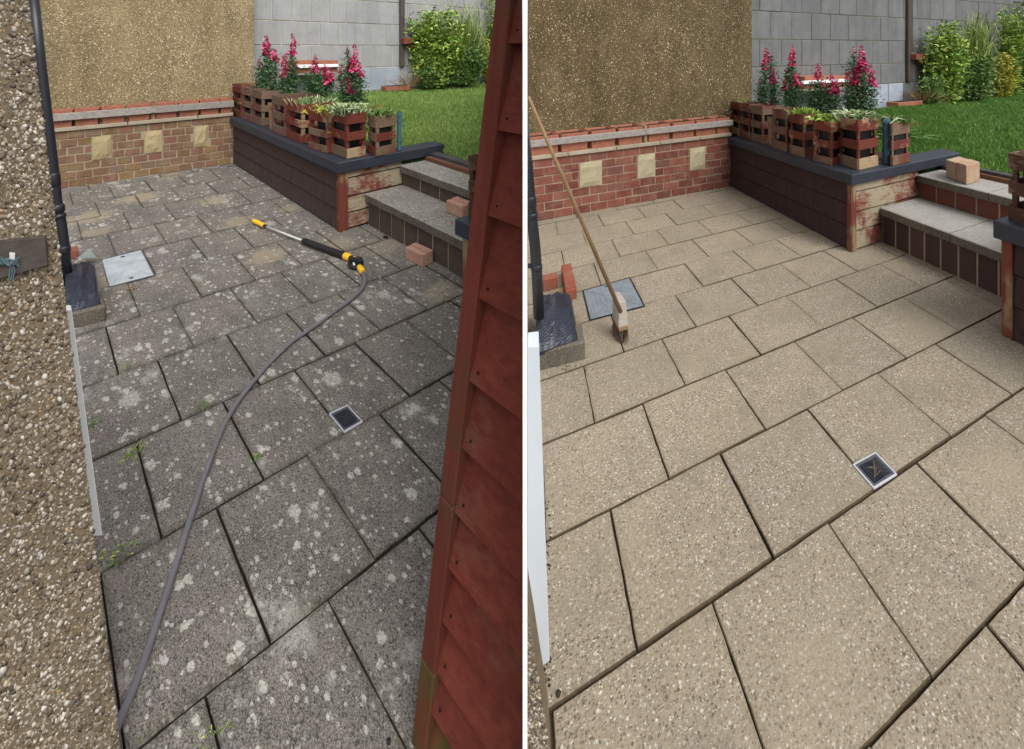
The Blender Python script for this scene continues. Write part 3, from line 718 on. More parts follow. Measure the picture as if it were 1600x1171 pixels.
TPOS = ['first from the downpipe', 'second from the downpipe', 'third from the downpipe', 'left of the rail joint', 'right of the rail joint', 'third from the crates', 'second from the crates', 'nearest to the crates']
TL = [(73, 113), (117, 154), (159.5, 195), (201, 234), (243, 276), (280, 310), (313, 342), (344.5, 361)]
TR = [(827.5, 872), (877, 918), (924, 961), (966.5, 1003.5), (1013, 1046), (1051, 1084), (1087.5, 1118), (1120, 1139)]
BL = build_back(L, (101, 295), (365, 255.5), (181, 176, 166.5, 157, 153.5), [(143.5, 218.6, 175, 255.5), (225.5, 209, 254, 244.6), (302.8, 199, 325.7, 233.6)], 396.8, TL, (816.3, True), ['terracotta trough behind the grey rail of the stained patio, ' + s for s in TPOS])
BR = build_back(R, (838, 346.6), (1141.7, 291.5), (212.5, 207.5, 195.5, 187, 183.5), [(905, 255.5, 940.7, 297.8), (995.3, 244.5, 1024, 285.5), (1077, 232.8, 1102, 272.4)], 1174.5, TR, (824.6, False), ['terracotta trough behind the grey rail of the cream patio, ' + s.replace('downpipe', 'white partition') for s in TPOS])

# ------------------------------------------------------------------ raised timber beds
def up(p, z): return Vector((p.x, p.y, p.z + z))
def build_bed(Y, A, B, Cc, Hlow, Htop, uend, ucap, endrows, label, caplabel):
    """A: nothing; B back corner, Cc front corner (photo pixels); front face between, end face along the slab rows."""
    b, c = Y.g(*B), Y.g(*Cc); k = Y.key
    ub, vb = Y.uv(b); uc, vc = Y.uv(c)
    b, c = Y.W(uc, vb), Y.W(uc, vc)
    nf = -Y.ud                                    # front faces the slabs
    ne = -Y.vd
    w = thing('raised_bed', (b + c) / 2, label, 'raised bed')
    e0 = Y.W(uend, vc); be = Y.W(uend, vb)
    core = [c + Y.ud * .03 + Y.vd * .03, e0 + Y.vd * .03, be, b + Y.ud * .03]
    obj('bed_core', MB().prism([up(p, -.05) for p in core], [up(p, Htop - .012) for p in core]), 'soil', w)
    hs = np.linspace(0.004, Hlow, 5 if False else 4)
    for i in range(3):
        z0, z1 = hs[i] + .011, hs[i + 1] + .004
        q0 = [up(b, z0) + nf * .012, up(c, z0) + nf * .012, up(c, z1) + nf * .001, up(b, z1) + nf * .001]
        q1 = [p + Y.ud * (.028 if j < 2 else .018) for j, p in enumerate(q0)]
        obj('cladding_board', MB().prism(q0, q1), 'bed_board_' + k, w, 0.002)
    # worn end boards
    pts = [zrow(c.y, y) - c.z for y in endrows]
    for i in range(0, len(pts), 2):
        z1, z0 = pts[i], pts[i + 1]
        st = 0.05
        s0, s1 = c + Y.ud * st, e0
        q0 = [up(s0, z0) + ne * .012, up(s1, z0) + ne * .012, up(s1, z1) + ne * .002, up(s0, z1) + ne * .002]
        obj('end_board', MB().prism(q0, [p - ne * .022 for p in q0]), 'end_board_' + k, w, 0.002)
    pq = [c + nf * .018 + ne * .02, c + Y.ud * .052 + ne * .02, c + Y.ud * .052 + Y.vd * .03, c + nf * .018 + Y.vd * .03]
    obj('corner_post', MB().prism([up(p, .003) for p in pq], [up(p, Hlow) for p in pq]), 'post_' + k, w, 0.003)
    # painted capping round the top
    oh = .045; cw = .15
    cf, ce = c + nf * oh + ne * oh, Y.W(ucap, vc) + ne * oh
    bf = b + nf * oh
    i1 = c + Y.ud * cw + Y.vd * cw
    q = [bf, cf, i1, b + Y.ud * cw]
    obj('capping', MB().prism([up(p, Hlow) for p in q], [up(p, Htop) for p in q]), 'cap', w, 0.005)
    ci = Y.W(ucap, vc) + Y.vd * cw
    q = [cf + Y.ud * .001, ce, ci, i1 + Y.ud * .001]
    obj('capping', MB().prism([up(p, Hlow - .001) for p in q], [up(p, Htop - .001) for p in q]), 'cap', w, 0.005)
    return w, b, c, uc, vb, vc

uL = L.guv(633, 253.7 + 22, .46)[0]
HtL, HtR = .565, .628
ucL = L.guv(690, 224, HtL)[0]; ueL = L.guv(633, 291, .264)[0]
bedL = build_bed(L, None, (365, 255.5), (532, 362), .48, HtL, ueL, ucL, (268.8, 279.2, 281.5, 308.5, 311, 334, 336.5, 358.5), 'timber raised bed with dark brown cladding and slate blue capping beside the stained patio', '')
ueR = R.guv(1437, 309, .295)[0]; ucR = R.guv(1498, 238, HtR)[0]
bedR = build_bed(R, None, (1141.7, 291.5), (1329.5, 392.5), .545, HtR, ueR, ucR, (285.5, 300, 302.5, 331.5, 334, 361, 363.5, 390), 'timber raised bed with dark brown cladding and slate blue capping beside the clean cream patio', '')

# ------------------------------------------------------------------ steps up to the lawn
def build_steps(Y, bed, p1, h1, p2, h2, p3, vend, n1, n2, mats, label, clip):
    _, b, c, uc, vb, vc = bed
    u1 = Y.guv(*p1)[0]; u2 = Y.guv(*p2, h1)[0]; u3 = Y.guv(*p3, h2)[0]
    va = vc - 0.02 / Y.vl; w = thing('garden_steps', Y.W((u1 + u3) / 2, (va + vend) / 2), label, 'steps')
    tk = .062; sol1, sol2, conc, edge, mort = mats
    for (ua, ub_, z0, z1, n, sol) in ((u1, u2, 0.0, h1, n1, sol1), (u2, u3, h1, h2, n2, sol2)):
        # mortar core
        q = [Y.W(ua, vend) + Y.ud * .001, Y.W(u3, vend), Y.W(u3, va), Y.W(ua, va) + Y.ud * .001]
        zb = -.05 if z0 == 0 else z0 - .06
        obj('riser_mortar', MB().prism([up(p, zb) for p in q], [up(p, z1 - tk - .002) for p in q]), mort, w, clip=clip)
        for i in range(n):
            a0 = va + (vend - va) * i / n; a1 = va + (vend - va) * (i + 1) / n; gp = .0065 / Y.vl
            s0, s1 = Y.W(ua, a0 - gp, z0 + .004), Y.W(ua, a1 + gp, z0 + .004)
            jn = random.uniform(-.003, .003)
            q = [s0 - Y.ud * (.004 + jn), s1 - Y.ud * (.004 + jn), s1 + Y.ud * .05, s0 + Y.ud * .05]
            obj('riser_brick', MB().prism(q, [up(p, z1 - tk - z0 - .008) for p in q]), sol, w, 0.003, clip=clip)
        # tread: two concrete flags with a rough front edge
        for i, (f0, f1) in enumerate(((0, .52), (.52, 1.0))):
            a0 = va + (vend - va) * f0; a1 = va + (vend - va) * f1 + .005 / Y.vl
            fr = []; K = 14
            for j in range(K + 1):
                fr.append(Y.W(ua, a0 + (a1 - a0) * j / K) - Y.ud * (.028 + random.uniform(-.003, .003)))
            bk = [Y.W(ub_, a1), Y.W(ub_, a0)]
            ring = fr + bk
            lo = [up(p, z1 - tk) + (Y.ud * random.uniform(-.003, .004) if j <= K else Vector()) for j, p in enumerate(ring)]
            hi = [up(p, z1 - .006) for p in ring]; tp = [up(p, z1) + (Y.ud * .006 if j <= K else Vector()) for j, p in enumerate(ring)]
            n_ = len(ring)
            m = MB().add(lo + hi + tp, [tuple(range(n_))[::-1], tuple(range(2 * n_, 3 * n_))] + [(o + j, o + (j + 1) % n_, o + n_ + (j + 1) % n_, o + n_ + j) for o in (0, n_) for j in range(n_)])
            ob = obj('tread_slab', m, conc, w, clip=clip)
            if ob and edge != conc:
                ob.data.materials.append(MT[edge])
                for f in ob.data.polygons:
                    if abs(f.normal.z) < .6: f.material_index = 1
    return u1, u2, u3, va
clL, clR = (816.3, True), (824.6, False)
sL = build_steps(L, bedL, (578.5, 352.8), .264, (633, 291), .444, (657, 248.6), 2.55, 9, 6, ('soldier_L', 'soldier_L', 'concrete_L', 'edge_R', 'mortar_L'), 'two brick garden steps with lichened concrete treads at the stained patio', clL)
sR = build_steps(R, bedR, (1379.4, 379.4), .295, (1436.5, 309.5), .50, (1464, 263.5), 2.55, 9, 7, ('soldier_R', 'soldier2_R', 'concrete_R', 'edge_R', 'mortar_R'), 'two brick garden steps with washed concrete treads at the cream patio', clR)

def build_edging(Y, u3, va, h2, vend, label, clip):
    w = thing('timber_edging', Y.W(u3, (va + vend) / 2, h2), label, 'timber edging')
    for (o0, o1, z0, z1, m, sh) in ((.004, .05, -.03, .035, 'sleeper_' + Y.key, 0), (.055, .135, -.06, .06, 'sleeper_dark_' + Y.key, .05)):
        q = [Y.W(u3, vend) + Y.ud * o0, Y.W(u3, vend) + Y.ud * o1, Y.W(u3, va + sh) + Y.ud * o1, Y.W(u3, va + sh) + Y.ud * o0]
        obj('edging_board', MB().prism([up(p, h2 + z0) for p in q], [up(p, h2 + z1) for p in q]), m, w, 0.004, clip=clip)
build_edging(L, sL[2], sL[3], .444, 2.4, 'brown and grey edging timbers between the top step and the lawn by the stained patio', clL)
build_edging(R, sR[2], sR[3], .50, 2.4, 'brown and dark edging timbers between the top step and the lawn by the cream patio', clR)

# second bed on the near side of the steps
def build_bed2(Y, K, Hlow, Htop, vend, u_in, label, clip):
    k = Y.g(*K); uk, vk = Y.uv(k); key = Y.key
    w = thing('raised_bed', k, label, 'raised bed'); nf = -Y.ud
    q = [Y.W(uk, vend) + Y.ud * .03, Y.W(u_in, vend), Y.W(u_in, vk), Y.W(uk, vk) + Y.ud * .03]
    obj('bed_core', MB().prism([up(p, -.05) for p in q], [up(p, Htop - .012) for p in q]), 'soil', w, clip=clip)
    hs = np.linspace(.004, Hlow, 4)
    for i in range(3):
        z0, z1 = hs[i] + .011, hs[i + 1] + .004
        s, e = Y.W(uk, vk) + ne_off(Y, -.05), Y.W(uk, vend)
        q0 = [up(s, z0) + nf * .012, up(e, z0) + nf * .012, up(e, z1) + nf * .001, up(s, z1) + nf * .001]
        obj('cladding_board', MB().prism(q0, [p + Y.ud * .02 for p in q0]), 'bed_board_' + key, w, 0.002, clip=clip)
    c = Y.W(uk, vk)
    pq = [c + nf * .02, c + nf * .02 - Y.vd * .055, c + Y.ud * .03 - Y.vd * .055, c + Y.ud * .03]
    obj('corner_post', MB().prism([up(p, .003) for p in pq], [up(p, Hlow) for p in pq]), 'post_' + key, w, 0.003, clip=clip)
    q = [Y.W(uk, vend) - Y.ud * .05, Y.W(u_in, vend), Y.W(u_in, vk) + Y.vd * .03, Y.W(uk, vk) - Y.ud * .05 + Y.vd * .03]
    obj('capping', MB().prism([up(p, Hlow) for p in q], [up(p, Htop) for p in q]), 'cap', w, 0.006, clip=clip)
    return uk, vk
def ne_off(Y, d): return Y.vd * d
b2L = build_bed2(L, (727, 490), .455, HtL - .02, 1.7, sL[2], 'raised bed with red corner post glimpsed between the steps and the red gate', clL)
b2R = build_bed2(R, (1567, 522), .52, HtR - .012, 0.9, sR[2], 'raised bed with red corner post at the near end of the cream patio steps', clR)

# ------------------------------------------------------------------ slatted crates
def crate_geo(Y, q, h, kind, label, slats, clip=None, liner=True, mixmat=None):
    """q: left, corner, right foot points; the fourth closes the parallelogram."""
    l, c, r = q; d = l + r - c; k = Y.key; ring = [l, c, r, d]
    cen = (l + r) / 2
    w = thing('slatted_crate', cen, label, 'crate', 'slatted crates standing along the raised beds')
    mu = 'crate_%s_u%s' % (kind, k); th = .010
    def ins(p, t): return p + (cen - p) * t
    for i in range(4):
        a, b = ring[i], ring[(i + 1) % 4]; dr = (b - a).normalized(); inn = (cen - (a + b) / 2); inn.z = 0
        inn = (inn - dr * inn.dot(dr)).normalized()
        for j, (z0, z1) in enumerate(slats):
            m = mu
            if mixmat and (i, j) in mixmat: m = mixmat[(i, j)]
            sh = .0006 + .0012 * (i % 2)
            q0 = [up(a, z0 * h) + dr * sh, up(b, z0 * h) - dr * sh, up(b, z1 * h) - dr * sh, up(a, z1 * h) + dr * sh]
            tl = random.uniform(-.002, .002); q0[2].z += tl; q0[3].z -= tl
            obj('slat', MB().prism(q0, [p + inn * th for p in q0]), m, w, 0.0015, clip=clip)
        # corner stick inside the corner
        pc = a + (cen - a).normalized() * .028
        e1 = (b - a).normalized() * .013; e2 = (ring[i - 1] - a).normalized() * .013
        pq = [pc - e1 - e2, pc + e1 - e2, pc + e1 + e2, pc - e1 + e2]
        obj('corner_stick', MB().prism([up(p, .002) for p in pq], [up(p, h * .985) for p in pq]), mu, w, clip=clip)
    if liner:
        f = .30
        lo = [up(ins(p, f + .14), .01) for p in ring]; hi = [up(ins(p, f), h * .90) for p in ring]
        obj('liner_pot', MB().prism(lo, hi), 'liner', w, clip=clip)
        so = [up(ins(p, f - .14), h * .902) for p in ring]
        obj('soil', MB().plate(so, Vector((0, 0, .006))), 'soil', w, clip=clip)
    return w, cen, h, ring

S3 = [(0, .22), (.395, .585), (.765, 1.0)]
S3b = [(0, .17), (.37, .55), (.76, 1.0)]
def crate(Y, l, c, r, ytop, kind, label, Ht, slats=S3, **kw):
    pl = Y.g(*l, Ht); pc = Y.g(*c, Ht)
    if r is None: pr = pc + Y.ud * (pl - pc).length * 1.05
    else: pr = Y.g(*r, Ht)
    up_ = zrow(pc.y, ytop) - pc.z
    return crate_geo(Y, (pl, pc, pr), up_, kind, label, slats, **kw)

zt = .002
mw = {(1, 0): 'crate_worn'}
CRL = [
 crate(L, (514.8, 237.7), (542, 248.6), (572, 243), 179, 'red', 'big red slatted crate at the corner of the stained-patio bed holding cream leaves', HtL + zt, S3, mixmat={(0, 0): 'crate_raw_uL', (1, 0): 'crate_worn'}),
 crate(L, (575, 239.5), (587, 245), (618.6, 238), 183, 'raw', 'bare wood crate with one red slat beside the blue tube on the stained-patio bed', HtL + zt, [(0, .2), (.33, .5), (.6, .77), (.84, 1.0)][0:0] or [(0, .22), (.36, .56), (.70, 1.0)], mixmat={(1, 1): 'crate_red_uL', (0, 0): 'crate_red_uL'}),
 crate(L, (482, 231.5), (510.7, 239.5), None, 177.6, 'red', 'faded red slatted crate just left of the big red corner crate, stained patio', HtL + zt, S3b, mixmat={(0, 0): 'crate_raw_uL', (0, 1): 'crate_raw_uL'}),
 crate(L, (448.6, 216), (471, 224.6), None, 164, 'red', 'red slatted crate topped with pale lime leaves, fourth from the bed corner, stained patio', HtL + zt, S3),
 crate(L, (424.6, 205.5), (443.7, 213.7), None, 153, 'old', 'bleached slatted crate just right of the terracotta pot, stained patio', HtL + zt, S3),
 crate(L, (393.4, 191), (408.5, 197.2), None, 143, 'old', 'brown weathered crate just left of the terracotta pot, stained patio', HtL + zt, S3),
 crate(L, (377, 184.8), (391.5, 190.5), None, 139, 'old', 'old weathered crate second from the brick wall, stained patio', HtL + zt, S3),
 crate(L, (363.2, 178.9), (375.5, 184.0), None, 134, 'red', 'dull red crate closest to the brick wall, stained patio', HtL + zt, S3),
]
CRR = [
 crate(R, (1308.4, 255.5), (1341, 266.5), (1372.6, 259), 188.5, 'red', 'big red slatted crate at the corner of the cream-patio bed holding cream leaves', HtR + zt, S3, mixmat={(0, 0): 'crate_raw_uR', (1, 0): 'crate_worn'}),
 crate(R, (1387.5, 254.5), (1393, 260), (1421.8, 253), 192.6, 'raw', 'bare wood crate with one red slat right of the blue tube on the cream-patio bed', HtR + zt, [(0, .22), (.36, .56), (.70, 1.0)], mixmat={(1, 1): 'crate_red_uR', (0, 0): 'crate_red_uR'}),
 crate(R, (1270, 251), (1299, 259), None, 191, 'red', 'faded red slatted crate just left of the big red corner crate, cream patio', HtR + zt, S3b, mixmat={(0, 0): 'crate_raw_uR'}),
 crate(R, (1233, 239.5), (1256.5, 247), None, 180, 'red', 'red slatted crate topped with pale lime leaves, fourth from the bed corner, cream patio', HtR + zt, S3, mixmat={(0, 0): 'crate_raw_uR'}),
 crate(R, (1207, 231.5), (1229, 238.5), None, 172.4, 'old', 'bleached slatted crate just right of the terracotta pot, cream patio', HtR + zt, S3),
 crate(R, (1173, 219.5), (1191.5, 225.5), None, 166.7, 'old', 'brown weathered crate just left of the terracotta pot, cream patio', HtR + zt, S3),
 crate(R, (1156.5, 214), (1171, 218.8), None, 163, 'old', 'old weathered crate second from the brick wall, cream patio', HtR + zt, S3),
 crate(R, (1142.5, 208.5), (1154.5, 213), None, 160.5, 'red', 'dull red crate closest to the brick wall, cream patio', HtR + zt, S3),
]
# crates on the near beds
def crate2(Y, px, H, ytop, wv, wu, label, clip):
    l = Y.g(*px, H); c = l - Y.vd * wv; r = c + Y.ud * wu
    h = zrow(l.y, ytop) - l.z
    return crate_geo(Y, (l, c, r), h, 'dark', label, S3, clip=clip)
crate2(L, (731.5, 336.5), HtL - .018, 243, .30, .22, 'dark brown slatted crate half hidden behind the red gate', clL)
crate2(R, (1575, 343), HtR - .010, 239, .34, .26, 'dark brown slatted crate on the near bed at the far right by the cream patio', clR)

# terracotta pots between the crates
def pot(Y, px, yt, rad, H, label):
    p = Y.g(*px, H); h = zrow(p.y, yt) - p.z; p += Y.ud * rad
    m = MB().tube([p + Vector((0, 0, .001)), up(p, h * .82)], [rad * .72, rad * .93], 16)
    t = thing('terracotta_pot', p, label, 'plant pot'); obj('pot', m, 'old_pot', t, smooth=False)
    obj('rim', MB().tube([up(p, h * .80), up(p, h * .80), up(p, h), up(p, h)], [rad * .90, rad * 1.04, rad * 1.06, rad * .9], 16), 'old_pot', t)
    obj('soil', MB().tube([up(p, h - .003), up(p, h + .003)], [rad * .88, rad * .8], 14), 'soil', t)
pot(L, (419, 203), 161, .045, HtL, 'round terracotta pot squeezed between crates on the stained-patio bed')
pot(R, (1202, 229), 184, .045, HtR, 'round terracotta pot squeezed between crates on the cream-patio bed')

def tube_thing(Y, px, yt, rad, H, label):
    p = Y.g(*px, H); h = zrow(p.y, yt) - p.z; p += Y.ud * rad
    t = thing('blue_tube', p, label, 'plastic tube')
    obj('body', MB().tube([up(p, .001), up(p, h * .9)], rad * .78, 14), 'blue_plastic', t, smooth=False)
    for f0, f1 in ((0.02, .10), (.22, .30), (.72, .80), (.88, 1.0)):
        obj('collar', MB().tube([up(p, h * f0), up(p, h * f0), up(p, h * f1), up(p, h * f1)], [rad * .78, rad, rad, rad * .8], 14), 'blue_plastic', t)
    obj('bore', MB().tube([up(p, h * 1.0), up(p, h * 1.004)], rad * .72, 14), 'hole', t)
tube_thing(L, (620, 236), 175, .024, HtL, 'blue plastic tube standing right of the bare wood crate, stained patio')
tube_thing(R, (1381, 256.5), 184.5, .031, HtR, 'blue plastic tube standing between two crates at the bed corner, cream patio')

# ------------------------------------------------------------------ lawns
def near_chain(Y, bed, s, h2, ux, end):
    _, b, c, uc, vb, vc = bed; u3 = s[2]
    H2 = h2 + .035
    return [Y.W(ueL if Y is L else ueR, vb, H2 + .02), Y.W(ueL if Y is L else ueR, vc + .25, H2 + .02), Y.W(max(ux, u3 + .25), vc - .1, H2 + .02), Y.W(u3 + .02, vc - .35, H2) + Y.ud * .13, Y.W(u3, end, H2) + Y.ud * .13]
HFL, HFR = .68, .72
FL = [L.g(x, y, HFL) for x, y in ((392, 158), (480, 152.5), (600, 143), (690, 135), (830, 122))]
FR = [R.g(x, y, HFR) for x, y in ((1168, 191), (1260, 183), (1395, 169), (1480, 157), (1680, 131))]
build_lawn(L, near_chain(L, bedL, sL, .444, ucL, 2.2), FL, clL, 'bright lawn rising from the steps to the block wall, stained side', 90000)
build_lawn(R, near_chain(R, bedR, sR, .50, ucR, 1.2), FR, clR, 'deep green lawn rising from the steps to the block wall, cream side', 120000)

# ------------------------------------------------------------------ block wall
def build_blocks(Y, Fc, H, x0, x1, xs, rows, xpole, pole_rows, clip, label, glaz, wpx):
    a, b = Fc[0], Fc[-1]
    a = Vector((a.x, a.y, 0)); b = Vector((b.x, b.y, 0)); t = (b - a).normalized(); n = Vector((t.y, -t.x, 0))
    if n.dot(-a) < 0: n = -n
    ang = math.atan2(t.y, t.x)
    S = lambda x: (on_plane(a, b, x, 100) - a).dot(t)
    yref = on_plane(a, b, xpole, 100).y
    zs = [zrow(yref, y) for y in rows]               # course lines from the foot upwards
    while zs[-1] < 2.75: zs.append(zs[-1] + (zs[-1] - zs[-2]))
    s0, s1 = S(x0), S(x1); bw = abs(S(xs + wpx) - S(xs))
    w = thing('block_wall', a + t * (s0 + s1) / 2, label, 'block wall')
    q = [a + t * s0 - n * .22, a + t * s1 - n * .22, a + t * s1 - n * .008, a + t * s0 - n * .008]
    obj('mortar', MB().prism([Vector((p.x, p.y, -.3)) for p in q], [Vector((p.x, p.y, zs[-1])) for p in q]), 'block_mortar_' + Y.key, w, clip=clip)
    ph = S(xs)
    me = {}
    for c in range(len(zs) - 1):
        z0, z1 = zs[c] + .006, zs[c + 1] - .006
        off = ph + (bw * .5 if c % 2 else 0); k0 = math.floor((s0 - off) / bw)
        s = off + k0 * bw
        while s < s1:
            e0, e1 = max(s, s0) + .006, min(s + bw, s1) - .006
            if e1 - e0 > .04:
                o = n * random.uniform(-.003, .004)
                q = [a + t * e0 - n * .1 + o, a + t * e1 - n * .1 + o, a + t * e1 + o, a + t * e0 + o]
                gl = c == 0 and glaz[0] < (on_sx := CX + F * (a + t * (e0 + e1) / 2).x / (a + t * (e0 + e1) / 2).y) < glaz[1]
                obj('block', MB().prism([Vector((p.x, p.y, z0)) for p in q], [Vector((p.x, p.y, z1)) for p in q]), 'block_glazed' if gl else 'block_' + Y.key, w, 0.004, clip=clip)
            s += bw
    # grey upright strip on the wall
    sp = S(xpole); hwid = abs(S(xpole + 3.6) - sp)
    q = [a + t * (sp - hwid) + n * .006, a + t * (sp + hwid) + n * .006, a + t * (sp + hwid) + n * .05, a + t * (sp - hwid) + n * .05]
    po = obj('wall_post', MB().prism([Vector((p.x, p.y, zrow(yref, pole_rows))) for p in q], [Vector((p.x, p.y, zs[-1] + .02)) for p in q]), 'old_timber', None, .004, clip=clip)
    tag(po, 'grey weathered upright fixed to the block wall over the ' + ('brighter' if Y is L else 'deeper green') + ' lawn', 'post')
    return a, b, t, n, S

def shift(x, y): return (x + 801, y + 25)
WL = build_blocks(L, FL, HFL, 380, 815, 500, (139, 104, 71.5, 39.5, 5.5), 627, 104, clL, 'grey concrete block wall behind the brighter lawn of the stained yard', (560, 628), 27.5)
WR = build_blocks(R, FR, HFR, 1150, 1640, 1283, (165.5, 129, 99, 64.5, 29), 1418, 127, clR, 'grey concrete block wall behind the deep green lawn of the clean yard', (1350, 1416), 28.5)

def on_wall(Wl, x, y, out=0.0):
    a, b, t, n, S = Wl; return on_plane(a + n * out, b + n * out, x, y)
def wall_box(Wl, x0, y0, x1, y1, o0, o1):
    a, b, t, n, S = Wl
    p0, p1, p2, p3 = [on_wall(Wl, x, y, o1) for x, y in ((x0, y1), (x1, y1), (x1, y0), (x0, y0))]
    zl, zh = p0.z, p3.z
    q = [p0, Vector((p1.x, p1.y, zl)), Vector((p1.x, p1.y, zh)), Vector((p0.x, p0.y, zh))]
    return MB().prism(q, [p - n * (o1 - o0) for p in q])

for Y, Wl, f, nm in ((L, WL, lambda x, y: (x, y), 'stained'), (R, WR, shift, 'cream')):
    cl = clL if Y is L else clR
    # shelf bracket of bricks beside the post
    t = thing('wall_shelf', on_wall(Wl, *f(643, 76), .06), 'small brick shelf beside the grey upright on the block wall, %s yard' % nm, 'shelf')
    obj('ledge', wall_box(Wl, *f(631, 60), *f(657, 69), .004, .14), 'red_brick', t, .004)
    obj('corbel', wall_box(Wl, *f(640, 69.5), *f(657, 76.5), .004, .10), 'red_brick', t, .004)
    # white railed trough behind the flowers
    t = thing('wall_planter', on_wall(Wl, *f(492, 116), .12), 'terracotta wall planter with white rail behind the pink flowers, %s yard' % nm, 'planter')
    x0, x1 = (455, 529)
    obj('rail_board', wall_box(Wl, *f(x0, 102), *f(x1, 107), .26, .30), 'white_upvc', t, .003)
    obj('trough', wall_box(Wl, *f(x0 + 2, 95), *f(x0 + 36, 115), .03, .25), 'terracotta', t, .006)
    obj('trough', wall_box(Wl, *f(x0 + 38, 95), *f(x1 - 1, 115), .03, .25), 'terracotta', t, .006)
    obj('shelf_board', wall_box(Wl, *f(x0, 115.5), *f(x1, 118.5), .006, .28), 'rail_' + Y.key, t, .003)
    # trough on the grass at the wall foot
    t = thing('ground_trough', on_wall(Wl, *f(622, 142), .15), 'long terracotta trough on the grass at the foot of the block wall, %s yard' % nm, 'planter')
    obj('trough', wall_box(Wl, *f(603, 136), *f(641, 143.5), .12, .30), 'terracotta', t, .006)
    obj('soil', wall_box(Wl, *f(605, 135.2), *f(639, 136.5), .14, .28), 'soil', t)

# ------------------------------------------------------------------ plants
def vecs(n, up_=0.6, spread=1.0):
    d = rng.normal(0, spread, (n, 3)); d[:, 2] = np.abs(d[:, 2]) * .6 + up_; return d

def tuft(name, Y, cen, label, cat_, mat, n, ln, wd, rad, upw=0.5, bend=.35, group=None, spread=.7):
    th = thing(name, cen, label, cat_, group)
    P = np.array(cen[:]) + np.column_stack([rng.normal(0, rad, n), rng.normal(0, rad, n), rng.uniform(-.005, .01, n)])
    D = vecs(n, upw, spread); D[:, :2] += (P - np.array(cen[:]))[:, :2] * ((.35 if upw > 1.6 else 1.0) / max(rad, .01))
    V, Fq = leaves(P, D, ln * (.62 if name == 'weed' else 1), wd * (.62 if name == 'weed' else 1), bend)
    rawmesh('leaves', V, Fq, mat, th); return th

def snapdragon(Y, spikes, label, base_of, leafn=26, lsize=.045):
    """spikes: (x, top row, foot row of flower, size) - one stem each, rooted among the crates."""
    xs = [s[0] for s in spikes]; b0 = base_of(sum(xs) / len(xs))
    th = thing('snapdragon', b0, label, 'flowering plant', 'pink snapdragons behind the crates')
    stems = MB(); LV = []; PT = []
    for (x, yt, yb, sz) in spikes:
        r = base_of(x); y = r.y + random.uniform(-.03, .06)
        tip = at(x, yt, y); fl = at(x + random.uniform(-2, 2), yb, y); root = Vector((r.x + random.uniform(-.03, .03), y, r.z))
        stems.tube([root, root.lerp(fl, .5) + Vector((random.uniform(-.015, .015), 0, 0)), fl, tip], [.0045, .004, .003, .0012], 5)
        k = int(leafn * 2.2 * max(.6, (fl - root).length / .25))
        tt = rng.uniform(.02, 1, k); P = np.array([root.lerp(fl, q)[:] for q in tt]) + rng.normal(0, .012, (k, 3))
        D = vecs(k, .35, .8); LV.append(leaves(P, D, lsize, .013, .3))
        # side shoots
        k2 = int(k * 2.2); tt = rng.uniform(0.0, .92, k2); P = np.array([root.lerp(fl, q)[:] for q in tt]) + rng.normal(0, .042, (k2, 3)) * np.array([1, .8, .6])
        LV.append(leaves(P, vecs(k2, .4, .7), lsize * .95, .0125, .3))
        ns = int(95 * sz); hh = (tip - fl).length
        q = rng.uniform(-.12, 1, ns); q = np.where(q > 0, np.abs(q) ** 1.2, q)
        bow = random.uniform(-.02, .02)
        ax = np.array([(fl.lerp(tip, a) + Vector((bow * a * (1 - a) * 4, 0, 0)))[:] for a in q]); rr = (.027 * (1 - np.clip(q, 0, 1)) ** .5 + .007) * sz ** .3 * rng.uniform(.6, 1.35, ns)
        an = rng.uniform(0, 6.283, ns); out = np.column_stack([np.cos(an), np.sin(an), rng.uniform(-.5, .25, ns)])
        PT.append(leaves(ax + out * rr[:, None] * .3, out, rr * 1.0, rr * .95, .35))
    obj('stems', stems, 'stem', th)
    rawmesh('foliage', *cat(LV), 'leaf_dark', th)
    for pt in PT: rawmesh('flower_spike', *pt, 'petal', th)
    return th

def base_fn(Y, pts, H, back):
    """Roots: on the bed top behind the row of crates."""
    def fn(x):
        pts_ = sorted(pts); 
        for (x0, y0), (x1, y1) in zip(pts_, pts_[1:]):
            if x <= x1 or (x1, y1) == pts_[-1]:
                y = y0 + (y1 - y0) * (x - x0) / (x1 - x0); break
        p = Y.g(x, y, H); return p
    return fn
bfL = base_fn(L, [(370, 176), (440, 192), (520, 203), (620, 214)], HtL, .1)
bfR = base_fn(R, [(1150, 206), (1220, 219), (1300, 228), (1400, 236)], HtR, .1)
snapdragon(L, [(416, 55, 82, 1.5), (429, 75, 93, .8), (406, 90, 100, .3), (426, 118, 141, .9), (421, 70, 72, .1), (411, 98, 108, .2)], 'tall pink snapdragon clump nearest the pebbledash wall, stained patio', bfL, 34)
snapdragon(L, [(457, 52, 82, 1.2), (446, 84, 117, 1.6), (459, 92, 106, .7), (450, 100, 118, .8), (438, 110, 120, .2)], 'pink snapdragon clump in the middle of the crates, stained patio', bfL, 32)
snapdragon(L, [(492, 86, 107, .9), (480, 108, 114, .15), (496, 108, 116, .15), (486, 118, 124, .1)], 'short snapdragon with a single pink spike before the white-railed planter, stained patio', bfL, 34)
snapdragon(L, [(508, 99, 124, 1.1), (516, 112, 130, .9), (500, 104, 112, .15)], 'snapdragon with two low pink spikes in the middle right, stained patio', bfL, 28)
